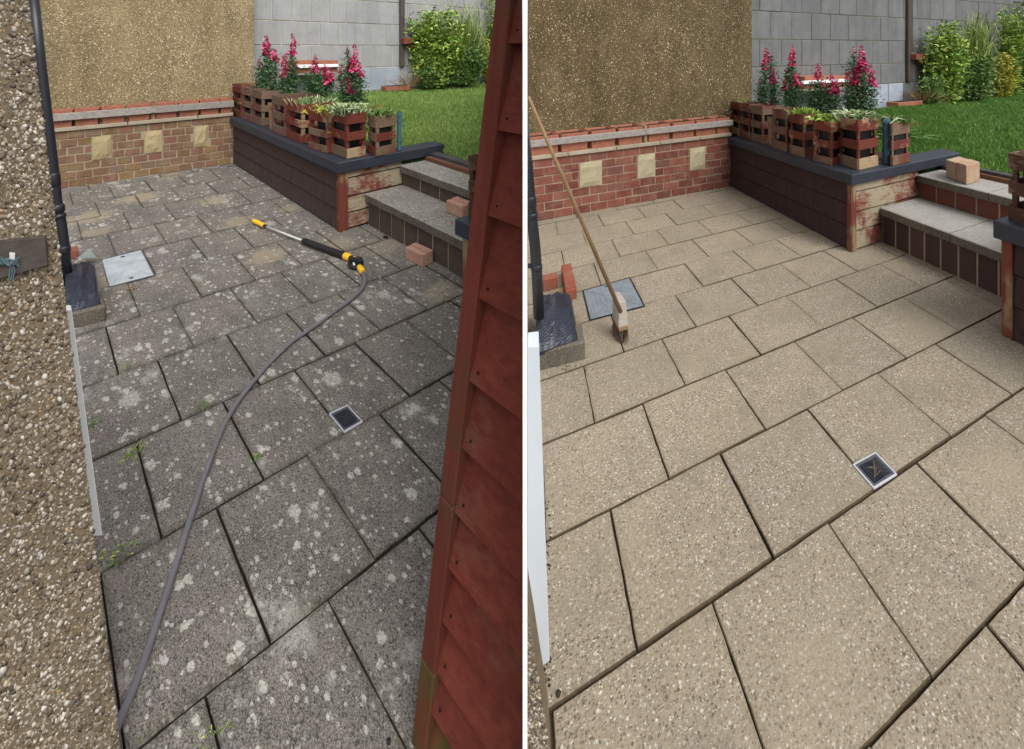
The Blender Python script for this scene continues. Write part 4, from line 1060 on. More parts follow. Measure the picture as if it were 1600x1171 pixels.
snapdragon(L, [(553, 68, 100, 1.1), (543, 72, 82, .2), (546, 92, 120, 1.7), (562, 98, 117, .8), (549, 118, 142, 1.2), (553, 88, 108, 1.0), (534, 98, 112, .4)], 'large many-spiked pink snapdragon behind the big red crate, stained patio', bfL, 34)
snapdragon(R, [(1196, 74, 104, 1.5), (1209, 105, 126, .9), (1207, 138, 166, .9), (1206, 82, 90, .1), (1188, 120, 130, .2)], 'tall pink snapdragon clump nearest the pebbledash wall, cream patio', bfR, 34)
snapdragon(R, [(1239, 70, 98, 1.2), (1228, 108, 136, 1.6), (1244, 113, 130, .8), (1234, 92, 104, .2)], 'pink snapdragon clump in the middle of the crates, cream patio', bfR, 32)
snapdragon(R, [(1278, 99, 121, .9), (1268, 128, 134, .15), (1284, 126, 134, .15)], 'short snapdragon with a single pink spike before the white-railed planter, cream patio', bfR, 36)
snapdragon(R, [(1298, 116, 143, 1.2), (1307, 124, 142, 1.1), (1290, 124, 132, .15)], 'snapdragon with two low pink spikes in the middle right, cream patio', bfR, 30)
snapdragon(R, [(1347, 70, 105, 1.2), (1334, 72, 86, .25), (1338, 104, 128, 1.6), (1346, 92, 112, 1.2), (1344, 128, 156, 1.9), (1361, 101, 130, 1.1), (1326, 108, 124, .5)], 'large many-spiked pink snapdragon behind the big red crate, cream patio', bfR, 34)

def crate_plant(c, name, label, mat, n, ln, wd, upw=.7, bend=.4, spread=.7):
    w, cen, h, ring = c; top = cen + Vector((0, 0, h * .92)); rad = (ring[0] - ring[2]).length * .17
    return tuft(name, None, top, label, 'plant', mat, n, ln, wd, rad, upw, bend, None, spread)
for C_, nm in ((CRL, 'stained'), (CRR, 'cream')):
    crate_plant(C_[0], 'variegated_plant', 'bushy cream and green leaves spilling over the big red crate, %s patio' % nm, 'leaf_cream', 460, .135, .017, 1.9, .42, .55)
    crate_plant(C_[1], 'herb_plant', 'sparse green plant in the bare wood crate, %s patio' % nm, 'leaf_mid', 130, .10, .014, 1.7, .4)
    crate_plant(C_[2], 'lime_plant', 'lime green broad leaves in the faded red crate left of the big one, %s patio' % nm, 'leaf_gold' if nm == 'stained' else 'leaf_lime', 150, .125, .030, 1.7, .5)
    crate_plant(C_[3], 'rosette_plant', 'pale lime spiky leaves in the fourth crate, %s patio' % nm, 'leaf_lime' if nm == 'cream' else 'leaf_cream', 240, .095, .013, 1.8, .25, .55)
    crate_plant(C_[7], 'dry_plant', 'wispy straw-coloured shoots in the crate against the brick wall, %s patio' % nm, 'leaf_straw' if nm == 'stained' else 'leaf_lime', 90, .07, .006, .9, .2)
# straw stalks and feathery greenery right of the big snapdragon
def back_tuft(Y, px, H, label, mat, n, ln, wd, rad, name, upw=1.4, spread=.5):
    return tuft(name, Y, Y.g(*px, H), label, 'plant', mat, n, ln, wd, rad, upw, .25, None, spread)
back_tuft(L, (570, 190), HtL, 'dry brown stalks behind the bare wood crate, stained patio', 'leaf_straw', 160, .32, .004, .06, 'dry_stalks')
back_tuft(L, (592, 186), HtL, 'feathery yellow-green plant behind the bare wood crate, stained patio', 'leaf_lime', 200, .17, .008, .09, 'feathery_plant', 1.0, .7)
back_tuft(L, (508, 195), HtL, 'yellow-green leafy plant behind the faded red crate, stained patio', 'leaf_gold', 170, .20, .02, .07, 'leafy_plant', 1.2, .5)
back_tuft(R, (1392, 214), HtR, 'arching green plant behind the blue tube, cream patio', 'leaf_mid', 130, .20, .014, .08, 'arching_plant', 1.1, .6)
back_tuft(R, (1326, 215), HtR, 'yellow-tipped leafy plant behind the big red crate, cream patio', 'leaf_gold', 130, .2, .02, .08, 'leafy_plant', 1.2, .5)
back_tuft(R, (1400, 200), HtR, 'small bronze-leaved plant between the crates and the lawn, cream patio', 'leaf_straw', 110, .2, .010, .07, 'bronze_plant', 1.2, .5)

def shrub(Wl, px, ytop, wpx, out, label, mat, n, ln, wd, name='shrub', stemn=9, grassy=False, clip=None):
    n = int(n * 3.8); wpx *= 1.7; b = on_wall(Wl, px[0], px[1], out); b.z -= .03; top = zrow(b.y, ytop); h = top - b.z; rw = wpx / F * b.y / 2
    stemn = int(stemn * 1.6); th = thing(name, b, label, 'shrub' if not grassy else 'tall grass')
    st = MB(); P = []; D = []
    for i in range(stemn):
        a = random.uniform(0, 6.28); rr = random.uniform(.15, 1) * rw
        e = b + Vector((math.cos(a) * rr, math.sin(a) * rr * .45, h * random.uniform(.55, 1.0)))
        mid = b.lerp(e, .5) + Vector((math.cos(a) * rr * .25, 0, 0))
        root = b + Vector((random.uniform(-.25, .25) * rw, random.uniform(-.1, .1) * rw, 0))
        st.tube([root, mid, e], [.007, .005, .002], 5)
        k = n // stemn; t_ = rng.uniform(.06, 1, k)
        for q in t_:
            p = root.lerp(mid, q * 2) if q < .5 else mid.lerp(e, q * 2 - 1); P.append(p[:])
    P = np.array(P); P = P + rng.normal(0, 1, P.shape) * np.array([rw * .20, rw * .14, h * .03])
    D = vecs(len(P), 1.4 if grassy else .35, .35 if grassy else .9)
    lim = (clip[0] - CX) / F if clip else None
    if clip:
        e = P[:, 0] - lim * P[:, 1]; k = (e < -.06) if clip[1] else (e > .02); P, D = P[k], D[k]
    obj('stems', st, 'stem', th); V, Fq = leaves(P, D, ln, wd, .3); rawmesh('foliage', V, Fq, mat, th); return th
for Wl, f, nm, cl in ((WL, lambda x, y: (x, y), 'stained', clL), (WR, lambda x, y: (x + 795, y + 25), 'cream', clR)):
    g = lambda x, y: f(x, y)[1]
    shrub(Wl, f(679, 134), g(0, 12), 44, .3, 'upright yellow-green leafy shrub against the block wall, left of the tall grasses, %s yard' % nm, 'leaf_shrub', 1500, .085, .032, stemn=16, clip=cl)
    shrub(Wl, f(664, 135), g(0, 96), 26, .36, 'low dark bush at the foot of the yellow-green shrub, %s yard' % nm, 'leaf_mid', 500, .06, .02, stemn=9, clip=cl)
    shrub(Wl, f(722, 132), g(0, 8), 44, .35, 'clump of tall arching grasses between the leafy shrubs, %s yard' % nm, 'leaf_grass', 650, .38, .011, 'ornamental_grass', 14, True, clip=cl)
    shrub(Wl, f(726, 131), g(0, 62), 44, .45, 'soft mid green bush in front of the tall grasses, %s yard' % nm, 'leaf_mid', 900, .07, .024, stemn=12, clip=cl)
    shrub(Wl, f(771, 127), g(0, 60), 26, .4, 'golden-leaved bush right of the tall grasses, %s yard' % nm, 'leaf_gold', 620, .07, .026, stemn=10, clip=cl)
    shrub(Wl, f(783, 128), g(0, -12), 26, .3, 'tall green bamboo-like shrub in the far corner, %s yard' % nm, 'leaf_shrub', 800, .12, .022, stemn=10, clip=cl)
shrub(WR, (1612, 150), -10, 70, .3, 'dense dark green shrub at the far right edge of the cream yard', 'leaf_mid', 1500, .09, .03, stemn=16, clip=clR)
for Wl, f, nm in ((WL, lambda x, y: (x, y), 'stained'), (WR, lambda x, y: (x + 800, y + 22), 'cream')):
    b = on_wall(Wl, *f(641, 135), .28)
    tuft('dry_stalks', None, b, 'rusty brown dry stalks beside the wall-foot trough, %s yard' % nm, 'plant', 'leaf_straw', 150, .28, .006, .07, 1.4, .2, None, .4)

# ------------------------------------------------------------------ the red gate of the stained yard
g0 = L.g(650, 1196); gd = -L.vd; gn = Vector((gd.y, -gd.x, 0))
if gn.dot(Vector((0, 0, CAMH)) - g0) < 0: gn = -gn
K = .113                                             # the leaf hangs out of plumb by this much per metre
def GP(a, z, o=0.0): p = g0 + gd * a + gn * o; return Vector((p.x + K * (z - g0.z), p.y, z))
gate = thing('garden_gate', GP(.1, g0.z), 'red painted gate with overlapping boards beside the stained patio', 'gate')
ys = g0.y + gd.y * .05
lows = [zrow(ys, y) for y in (1180, 1109, 1042, 965, 883, 796, 698, 594, 465.5, 339, 205, 70, -60)]
for i in range(len(lows) - 1):
    z0, z1 = lows[i] + .003, lows[i + 1] + .016
    ta, tb = random.uniform(-.003, .003), random.uniform(-.004, .004)
    q0 = [GP(.044, z0 + ta, .018), GP(.75, z0 + tb, .018), GP(.75, z1, -.016), GP(.044, z1, -.016)]
    obj('gate_board', MB().prism(q0, [p - gn * .014 for p in q0]), 'gate_moss' if i < 1 else 'gate', gate, .0015, clip=(816.0, True))
zm = zrow(g0.y, 1010)
for (z0, z1, m) in ((lows[0], zm, 'gate_moss'), (zm, zrow(g0.y, 760), 'gate_stile'), (zrow(g0.y, 760) + .002, lows[-1] + .05, 'gate_stile')):
    q = [GP(0, z0, -.02), GP(.046, z0, -.02), GP(.046, z0, .024), GP(0, z0, .024)]
    q2 = [GP(0, z1, -.02), GP(.046, z1, -.02), GP(.046, z1, .024), GP(0, z1, .024)]
    obj('stile', MB().prism(q, q2), m, gate, .003, clip=(816.0, True))
nails = MB()
for z in lows[1:-1]:
    for a in (.066,):
        p = GP(a, z + .03, .0135); obj('nail', MB().tube([p, p + gn * .003], [.0028, .0022], 6), 'hole', gate)

# ------------------------------------------------------------------ near pebbledash wall of the stained yard
c0 = L.g(193, 1215); kx = (at(42, 0, c0.y).x - at(186, 1171, c0.y).x) / (zrow(c0.y, 0) - zrow(c0.y, 1171))
wd = -L.ud; wn_ = Vector((wd.y, -wd.x, 0))
if wn_.dot(Vector((0, 0, CAMH)) - c0) < 0: wn_ = -wn_
zb, zt_ = c0.z - .05, 1.95
def NP(a, z, o=0.0): p = c0 + wd * a + wn_ * o; return Vector((p.x + kx * (z - c0.z), p.y, z))
nw = thing('house_wall', NP(.2, c0.z), 'close brown pebbledash house wall corner at the left edge of the stained patio', 'house wall')
back = L.vd * .10 + wd * .05
q = [NP(0, zb), NP(.42, zb), NP(.42, zb) + back, NP(0, zb) + back]; q2 = [NP(0, zt_), NP(.42, zt_), NP(.42, zt_) + back, NP(0, zt_) + back]
obj('render_coat', MB().prism(q, q2), 'render_near', nw)
ax = np.array(wd[:]); bx = np.array((kx, 0, 1.0)); O = NP(0, zb)
pebbles_on('pebbles', nw, 'pebble_near', O, ax, bx, np.array(wn_[:]), .42, zt_ - zb, 17000, .0030, .0078, None, True, .32, (.75, 1.15))
pebbles_on('fine_pebbles', nw, 'pebble_near', O, ax, bx, np.array(wn_[:]), .42, zt_ - zb, 30000, .0020, .0042, None, False, .6, (.8, 1.1))
# pebbles crusting the corner edge
pebbles_on('corner_pebbles', nw, 'pebble_near', NP(-.0005, zb), ax * 0 + np.array(L.vd[:]) * .3, bx, -ax, .02, zt_ - zb, 1500, .001, .003, None, True, .7, (.5, 1.1))
# timber block screwed to that wall, with twine round a strip of tape
def NQ(x, y, o): return on_plane(NP(0, 1.0, o) * 1, NP(.3, 1.0, o), x, y)
bt = thing('timber_block', NQ(30, 410, .02), 'short grey timber block screwed to the close pebbledash wall', 'timber block')
zc = zrow(c0.y, 400)
A_ = c0 + wn_ * .0 + Vector((kx * (zc - c0.z), 0, 0))
def BQ(x, y, o): return on_plane(A_ + wn_ * o, A_ + wd * .3 + wn_ * o, x, y)
o1 = .014
q0 = [BQ(-40, 448, o1), BQ(75, 415, o1), BQ(71, 370, o1), BQ(-40, 382, o1)]
obj('block_body', MB().prism(q0, [p - wn_ * .013 for p in q0]), 'old_timber', bt, .0015)
q0 = [BQ(14.5, 411, o1 + .003), BQ(23, 411, o1 + .003), BQ(23.5, 396, o1 + .003), BQ(15, 395, o1 + .003)]
tp = obj('tape_strip', MB().prism(q0, [p - wn_ * .0025 for p in q0]), 'tag_white')
tag(tp, 'scrap of frayed white tape on the grey timber block', 'tape')
mb = MB()
for k in range(5):
    pts = [BQ(-4 + 6.5 * j + random.uniform(-2, 2), 409 + 6 * math.sin(j * 1.3 + k) + random.uniform(-3, 3), o1 + .0045 + .001 * k) for j in range(6)]
    mb.tube(pts, .0016, 5)
for k in range(3):
    mb.tube([BQ(17 + k * 2, 412, o1 + .004), BQ(15 + k * 4, 424, o1 + .004), BQ(14 + k * 3, 438, o1 + .003)], .0012, 5)
tw = obj('twine', mb, 'twine'); tag(tw, 'knotted teal twine looped over the grey timber block', 'twine')

# white strip beyond the wall corner
Yw = 1.26
q = [at(100, 840, Yw), at(160, 838, Yw), at(112, 484, Yw), at(60, 486, Yw)]
dv = L.vd * .035
st = obj('upvc_panel', MB().prism(q, [p + dv for p in q]), 'white_upvc', None, .002); tag(st, 'slim white plastic strip showing past the close pebbledash wall', 'plastic panel')

# ------------------------------------------------------------------ right yard: white panel and wedge of house wall beside the partition
Yw = 1.12
xl = 824.6
q = [at(xl, 1052, Yw), at(842, 1046, Yw), at(859, 1034, Yw), at(842.4, 541, Yw), at(xl, 543, Yw)]
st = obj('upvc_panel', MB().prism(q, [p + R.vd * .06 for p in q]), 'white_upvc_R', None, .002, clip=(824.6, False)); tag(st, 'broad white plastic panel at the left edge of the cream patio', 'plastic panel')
q = [at(xl, 545, 1.45), at(832, 540, 1.45), at(829, 470, 1.45), at(xl, 470, 1.45)]
Yw2 = .952; cR = R.g(862, 1220)
hw_ = thing('house_wall', Vector((cR.x - .02, cR.y, cR.z)), 'sliver of brown pebbledash wall below the broad white panel, cream patio', 'house wall')
q = [at(xl, 1230, Yw2), at(862.5, 1225, Yw2), at(858.5, 1171, Yw2), at(834, 1015, Yw2), at(xl, 957, Yw2)]
obj('render_coat', MB().prism(q, [p + R.vd * .08 for p in q]), 'render_near', hw_, clip=(824.6, False))
n_ = 1500; aa = rng.uniform(xl, 862, n_); bb = rng.uniform(955, 1228, n_)
edge = np.where(bb < 1015, xl + (bb - 957) / 58 * (834 - xl), 834 + (bb - 1015) / 156 * 24.5)
kk = aa < edge - 1; Cc = np.array([at(x, y, Yw2)[:] for x, y in zip(aa[kk], bb[kk])]); m_ = len(Cc)
if m_:
    r_ = rng.uniform(.0018, .0052, m_); V, Fq = blobs(Cc, np.array([1., 0, 0]), np.array([0, 0, 1.]), np.array([0, -1., 0]), r_ * .9, r_, r_ * .6, True)
    stuff(rawmesh('pebbles', V, Fq, 'pebble_near', hw_))

# ------------------------------------------------------------------ downpipes
def downpipe(Y, pts, r, label, collars, clip, clips, elbow=None):
    p0 = Vector(pts[-1]); th = thing('downpipe', p0, label, 'downpipe')
    obj('pipe', MB().tube(pts, r, 16), 'black_pipe', th, smooth=True, clip=clip)
    for (t0, t1, k) in collars:
        a, b = polyline([Vector(p) for p in pts], t0), polyline([Vector(p) for p in pts], t1); e = (b - a) * .12
        obj('collar', MB().tube([a, a + e, b - e, b], [r * 1.02, r * k, r * k, r * 1.02], 16), 'black_pipe', th, smooth=True, clip=clip)
    for t0 in clips:
        a = polyline([Vector(p) for p in pts], t0)
        q = [a + Vector((-r * 2.3, -.012, -.008)), a + Vector((-r * .5, -.012, -.008)), a + Vector((-r * .5, .012, -.008)), a + Vector((-r * 2.3, .012, -.008))]
        obj('pipe_clip', MB().prism(q, [up(p, .016) for p in q]), 'black_pipe', th, clip=clip)
Yd = 2.62
ptsL = [at(x, y, Yd) for x, y in ((51, -14), (62, 88), (73, 180), (82, 255), (88, 312), (91.5, 332), (95, 348), (100, 385), (106, 444))]
downpipe(L, ptsL, .0245, 'black plastic downpipe running down into the gully of the stained patio', [(.41, .455, 1.12), (.55, .63, 1.22), (.65, .70, 1.22), (.875, .90, 1.12)], None, (.56, .69, .88))
Yr = 2.42
ptsR = [at(x, y, Yr) for x, y in ((816, 180), (824, 262), (829, 318), (831, 340), (836, 385), (839, 430), (842, 496))]
downpipe(R, ptsR, .0295, 'black plastic downpipe hugging the white partition at the cream patio', [(.30, .36, 1.12), (.44, .50, 1.15), (.77, .80, 1.1)], (824.6, False), (.45, .78))

# ------------------------------------------------------------------ gullies: concrete kerb, plastic sheet, odd bricks
def gully(Y, f0, f1, ytop, bq, bump, label, labels, clip):
    a, b = Y.g(*f0), Y.g(*f1); h = zrow(a.y, ytop) - a.z
    v = Y.vd
    kb = Y.vl * 1.02
    q = [a - Y.ud * .04, b, b + v * kb * .42, a - Y.ud * .04 + v * kb * .42]
    K = 10; ring = []
    m = MB().prism([up(p, -.05) for p in q], [up(p, h) for p in q])
    k = obj('gully_kerb', m, 'edge_R', None, .008, clip=clip); tag(k, labels[0], 'kerb')
    # sheet: a creased apron draped over the gully
    P = [Y.g(*p, h + .004) for p in bq]; n = 14; vs = []
    for j in range(n + 1):
        for i in range(n + 1):
            s, t = i / n, j / n
            p = P[0].lerp(P[1], s).lerp(P[3].lerp(P[2], s), t)
            z = bump * (min(1, t * 2.2) ** .8) * (1 - .35 * s) * min(1, (1 - t) * 5 + .3) * (1 if s < .9 else (1 - s) * 10) ** .6
            z += .016 * max(0, 1 - abs(s - .38 - .22 * t) * 6) * min(1, t * 3)
            z += random.uniform(-.003, .003)
            vs.append(up(p, z))
    fs = [(j * (n + 1) + i, j * (n + 1) + i + 1, (j + 1) * (n + 1) + i + 1, (j + 1) * (n + 1) + i) for j in range(n) for i in range(n)]
    ed = [i for i in range(n + 1)] + [(j + 1) * (n + 1) - 1 for j in range(1, n + 1)] + [n * (n + 1) + i for i in range(n - 1, -1, -1)] + [j * (n + 1) for j in range(n - 1, 0, -1)]
    base = [Vector((vs[i].x, vs[i].y, P[0].z - .02)) for i in ed]; o = len(vs); k2 = len(ed)
    m = MB().add(vs + base, fs + [(ed[i], ed[(i + 1) % k2], o + (i + 1) % k2, o + i) for i in range(k2)])
    s = obj('plastic_sheet', m, 'navy_sheet', None, clip=clip); tag(s, labels[1], 'plastic sheet')
gully(L, (112.5, 514), (166, 502), 489, [(104, 489), (157.5, 474), (150, 421), (100, 432)], .10, '', ('lichened concrete kerb under the navy sheet at the stained patio gully', 'creased navy plastic sheet over the stained patio gully'), None)
gully(R, (843, 579), (914, 562), 550, [(841, 551), (903, 531), (893.5, 470), (836, 484)], .115, '', ('crumbling concrete kerb under the navy sheet at the cream patio gully', 'creased navy plastic sheet over the cream patio gully'), (824.6, False))

def brick_at(Y, px, H, da, wdir, ln, wd, ht, mat, label, group=None, name='loose_brick', clip=None):
    """Brick: front-bottom corner px, length along da, width along wdir."""
    p = px if isinstance(px, Vector) else Y.g(*px, H)
    q = [p, p + da * ln, p + da * ln + wdir * wd, p + wdir * wd]
    K = []
    o = obj(name, MB().prism([up(x, .001) for x in q], [up(x, ht) for x in q]), mat, None, .004, clip=clip); tag(o, label, 'brick', group); return o
# stained yard: red brick end and a piece of slate by the gully
a = L.g(122, 404); brick_at(L, a, 0, -L.ud, L.vd, .10, .10, .06, 'red_brick', 'broken red brick behind the piece of slate at the stained gully')
pz = [L.g(118, 418), L.g(152, 415), L.g(150, 402), L.g(141, 397), L.g(128, 402)]
sl = [up(pz[0], .06), up(pz[1], .05), at(152, 398, pz[1].y), at(140, 388, pz[1].y + .03), at(124, 404, pz[0].y + .03)]
o = obj('slate_piece', MB().prism(sl, [p + L.vd * .012 for p in sl]), 'slate', None, .002); tag(o, 'rounded grey-green slate leaning behind the navy sheet, stained patio', 'slate')
# cream yard: brick surround of the gully
for i, (x, y, lb) in enumerate(((879, 446, 'farthest of the three edge bricks right of the cream gully'), (881.5, 458.5, 'middle of the three edge bricks right of the cream gully'), (884, 472, 'nearest of the three edge bricks right of the cream gully, beside the sheet'))):
    brick_at(R, (x, y), 0, R.ud, R.vd, .085, .125, .085 - .008 * i, 'red_brick', lb, 'brick surround of the cream gully')
brick_at(R, (849, 457), 0, R.ud, R.vd, .115, .07, .085, 'red_brick', 'red brick across the back of the cream gully behind the downpipe', 'brick surround of the cream gully')
m = MB()
for k in range(14):
    p = R.g(866 + random.uniform(-9, 9), 463 + random.uniform(-6, 4), .02); e = p + Vector((random.uniform(-.06, .06), random.uniform(-.05, .05), random.uniform(0, .03)))
    m.tube([p, e], .0025, 4)
o = obj('twigs', m, 'leaf_straw'); tag(o, 'dry twigs caught in the cream patio gully', 'twigs'); stuff(o)

# ------------------------------------------------------------------ inspection covers and square drains
def cover(Y, cs, mat, label):
    A = [Y.g(*c) for c in cs]                         # back-left, back-right, front-right, front-left
    def B(s, t, z): return A[0].lerp(A[1], s).lerp(A[3].lerp(A[2], s), t) + Vector((0, 0, z))
    th = thing('inspection_cover', (A[0] + A[2]) / 2, label, 'inspection cover')
    fr = MB()
    for (s0, t0, s1, t1) in ((0, 0, 1, .018), (0, .982, 1, 1), (0, .018, .018, .982), (.982, .018, 1, .982)):
        q = [B(s0, t0, .001), B(s1, t0, .001), B(s1, t1, .001), B(s0, t1, .001)]; fr.prism(q, [up(p, .0065) for p in q])
    obj('frame', fr, 'black_rubber' if Y is R else 'drain_grey', th)
    q = [B(.022, .022, .001), B(.978, .022, .001), B(.978, .978, .001), B(.022, .978, .001)]
    obj('plate', MB().prism(q, [up(p, .006) for p in q]), mat, th, .001)
    rb = MB()
    def rib(s0, t0, s1, t1, w=.02):
        d = Vector((s1 - s0, t1 - t0, 0)).normalized(); nx, ny = -d.y * w, d.x * w
        q = [B(s0 + nx, t0 + ny, .006), B(s1 + nx, t1 + ny, .006), B(s1 - nx, t1 - ny, .006), B(s0 - nx, t0 - ny, .006)]
        rb.prism(q, [up(p, .0035) for p in q])
    for (s0, t0, s1, t1) in ((.08, .08, .40, .40), (.92, .08, .60, .40), (.08, .92, .40, .60), (.92, .92, .60, .60), (.40, .40, .60, .40), (.40, .60, .60, .60), (.40, .42, .40, .58), (.60, .42, .60, .58)):
        rib(s0, t0, s1, t1, .012)
    obj('rib', rb, mat, th)
    sd = MB()
    for i in range(12):
        for j in range(12):
            s, t = .08 + .84 * i / 11, .08 + .84 * j / 11
            if abs(abs(s - .5) - abs(t - .5)) < .06 or (abs(s - .5) < .13 and abs(t - .5) < .13): continue
            e = .019; sd.prism([B(s - e, t - e, .006), B(s + e, t - e, .006), B(s + e, t + e, .006), B(s - e, t + e, .006)], [B(s - e * .5, t - e * .5, .0105), B(s + e * .5, t - e * .5, .0105), B(s + e * .5, t + e * .5, .0105), B(s - e * .5, t + e * .5, .0105)])
    stuff(obj('studs', sd, mat, th))
    for (s, t) in ((.5, .10), (.5, .90)):
        q = [B(s - .05, t - .018, .0062), B(s + .05, t - .018, .0062), B(s + .05, t + .018, .0062), B(s - .05, t + .018, .0062)]
        obj('lifting_slot', MB().prism(q, [up(p, .003) for p in q]), 'hole', th)
cover(L, [(157.9, 407.3), (221, 391.5), (242, 432), (170, 451)], 'cover_L', 'dusty pale grey inspection cover let into the stained patio')
cover(R, [(909.8, 455.5), (984, 435), (1007.7, 479.9), (921.3, 502.4)], 'cover_R', 'blue-grey patterned inspection cover let into the cream patio beneath the broom')

def drain(Y, cs, label):
    A = [Y.g(*c) for c in cs]                         # left, back, right, front
    def B(s, t, z): return A[0].lerp(A[1], s).lerp(A[3].lerp(A[2], s), t) + Vector((0, 0, z))
    th = thing('square_drain', (A[0] + A[2]) / 2, label, 'drain')
    def ringp(a, b, z0, z1, mat, nm):
        m = MB()
        for (s0, t0, s1, t1) in ((a, a, 1 - a, b), (a, 1 - b, 1 - a, 1 - a), (a, b, b, 1 - b), (1 - b, b, 1 - a, 1 - b)):
            q = [B(s0, t0, z0), B(s1, t0, z0), B(s1, t1, z0), B(s0, t1, z0)]; m.prism(q, [up(p, z1 - z0) for p in q])
        obj(nm, m, mat, th)
    ringp(0, .042, .0005, .007, 'drain_frame', 'frame')
    ringp(.044, .13, .0005, .0055, 'drain_grey', 'surround')
    q = [B(.132, .132, .0005), B(.868, .132, .0005), B(.868, .868, .0005), B(.132, .868, .0005)]
    obj('pan', MB().prism(q, [up(p, .001) for p in q]), 'hole', th)
    m = MB()
    def bar(s0, t0, s1, t1, w=.017):
        d = Vector((s1 - s0, t1 - t0, 0)); d.normalize(); nx, ny = -d.y * w, d.x * w
        q = [B(s0 + nx, t0 + ny, .0018), B(s1 + nx, t1 + ny, .0018), B(s1 - nx, t1 - ny, .0018), B(s0 - nx, t0 - ny, .0018)]; m.prism(q, [up(p, .003) for p in q])
    bar(.16, .16, .84, .84, .022); bar(.16, .84, .84, .16, .022)
    for k in range(5):
        f = .22 + .062 * k
        for sg in (0, 1):
            c = f if sg == 0 else 1 - f
            bar(c, .16, c, f - .03 if f - .03 > .17 else .18); bar(c, .84, c, 1 - (f - .03 if f - .03 > .17 else .18))
            bar(.16, c, f - .03 if f - .03 > .17 else .18, c); bar(.84, c, 1 - (f - .03 if f - .03 > .17 else .18), c)
    obj('grate', m, 'drain_bars', th)
    return B, th
drain(L, [(514, 648.6), (543, 635), (566.6, 661), (537.7, 678)], 'small square drain grate with pale rim in the stained patio')
Bd, dth = drain(R, [(1332.5, 728.5), (1368, 708.9), (1401.6, 743.6), (1365.3, 766.2)], 'small square drain grate with pale rim and caught debris in the cream patio')
m = MB(); pts = [Bd(.30 + .42 * i / 6 + random.uniform(-.03, .03), .72 - .50 * i / 6 + random.uniform(-.03, .03), .006) for i in range(7)]
m.tube(pts, .0022, 5)
for k in range(5): m.tube([Bd(.5 + random.uniform(-.2, .2), .5 + random.uniform(-.2, .2), .006), Bd(.5 + random.uniform(-.2, .2), .5 + random.uniform(-.2, .2), .007)], .0014, 4)
o = obj('twigs', m, 'soil_light'); tag(o, 'scraps of dry twig lying on the cream patio drain grate', 'twigs'); stuff(o)

# ------------------------------------------------------------------ pressure-washer lance and hose
def gp(x, y, z): return L.g(x, y, z)                  # point z above the slabs seen at (x, y)
lance = thing('pressure_lance', L.g(480, 385), 'pressure washer lance with yellow nozzle and black grip lying on the stained patio', 'pressure washer lance')
zl = .030
noz = [gp(396, 345, zl), gp(404, 350, zl), gp(409, 352, zl), gp(414, 354.5, zl)]
obj('nozzle', MB().tube([gp(395.5, 344.5, zl), gp(398, 346, zl), gp(405, 349, zl), gp(406.5, 350, zl), gp(408, 350.7, zl), gp(413, 353, zl)], [.010, .0165, .0175, .0115, .018, .016], 12), 'yellow', lance)
obj('nozzle_collar', MB().tube([gp(413, 353, zl), gp(416, 354.4, zl)], .013, 10), 'black_rubber', lance)
obj('steel_tube', MB().tube([gp(415, 354, zl), gp(475, 377, zl)], .0068, 10), 'steel', lance, smooth=True)
obj('grip', MB().tube([gp(473.5, 376, zl), gp(475, 376.6, zl), gp(504, 387.5, zl), gp(504.5, 387.7, zl), gp(505.5, 388, zl), gp(506, 388.2, zl), gp(537, 399.5, zl), gp(538, 400, zl)], [.017, .021, .0215, .019, .019, .0215, .023, .02], 12), 'black_rubber', lance)
obj('coupling', MB().tube([gp(537.5, 399.5, zl), gp(539, 400, zl), gp(546, 403, zl), gp(547, 403.4, zl)], [.018, .024, .024, .018], 12), 'yellow', lance)
obj('gun_barrel', MB().tube([gp(546, 402.5, zl), gp(552, 405.5, zl + .01), gp(563, 407, zl + .01), gp(564.5, 412, zl)], [.016, .022, .022, .018], 10), 'black_rubber', lance)
# trigger guard loop and handle
lp = [gp(548, 404, .03), gp(546, 412, .02), gp(548, 417.5, .018), gp(556, 419, .018), gp(563, 417.5, .02), gp(565, 411, .03)]
obj('hand_guard', MB().tube(lp, .014, 8), 'black_rubber', lance, smooth=True)
obj('trigger', MB().tube([gp(553, 406, .03), gp(552.5, 411, .025), gp(553.5, 416, .02)], .007, 8), 'steel', lance, smooth=True)
obj('lock_button', MB().tube([gp(552, 403, .05), gp(556.5, 404, .05)], .012, 8), 'yellow', lance)
obj('hose_connector', MB().tube([gp(561, 417, zl), gp(562.5, 419, zl), gp(566, 424, zl), gp(567, 425, zl)], [.015, .020, .020, .015], 10), 'yellow', lance)
hp = [(566, 424), (568.8, 432), (569.5, 441), (566.5, 451), (556, 462), (541, 474.5), (527, 484), (504, 501.5), (480, 518), (458, 533), (438, 551), (418, 571), (400, 592), (383, 613), (367, 635), (352, 661), (340, 688), (328, 720), (316, 754), (304, 791), (292, 828), (278, 872), (262, 922), (244, 976), (226, 1030), (209, 1075), (190, 1119), (174, 1160), (162, 1196), (150, 1240)]
hpts = []
for i, (x, y) in enumerate(hp): hpts.append(gp(x, y, .0135 if i > 2 else .026 - .004 * i))
sm = []
for i in range(len(hpts) - 1):
    p0, p1, p2, p3 = hpts[max(i - 1, 0)], hpts[i], hpts[i + 1], hpts[min(i + 2, len(hpts) - 1)]
    for k in range(4):
        t = k / 4; sm.append(.5 * ((2 * p1) + (p2 - p0) * t + (2 * p0 - 5 * p1 + 4 * p2 - p3) * t * t + (3 * p1 - p0 - 3 * p2 + p3) * t ** 3))
sm.append(hpts[-1])
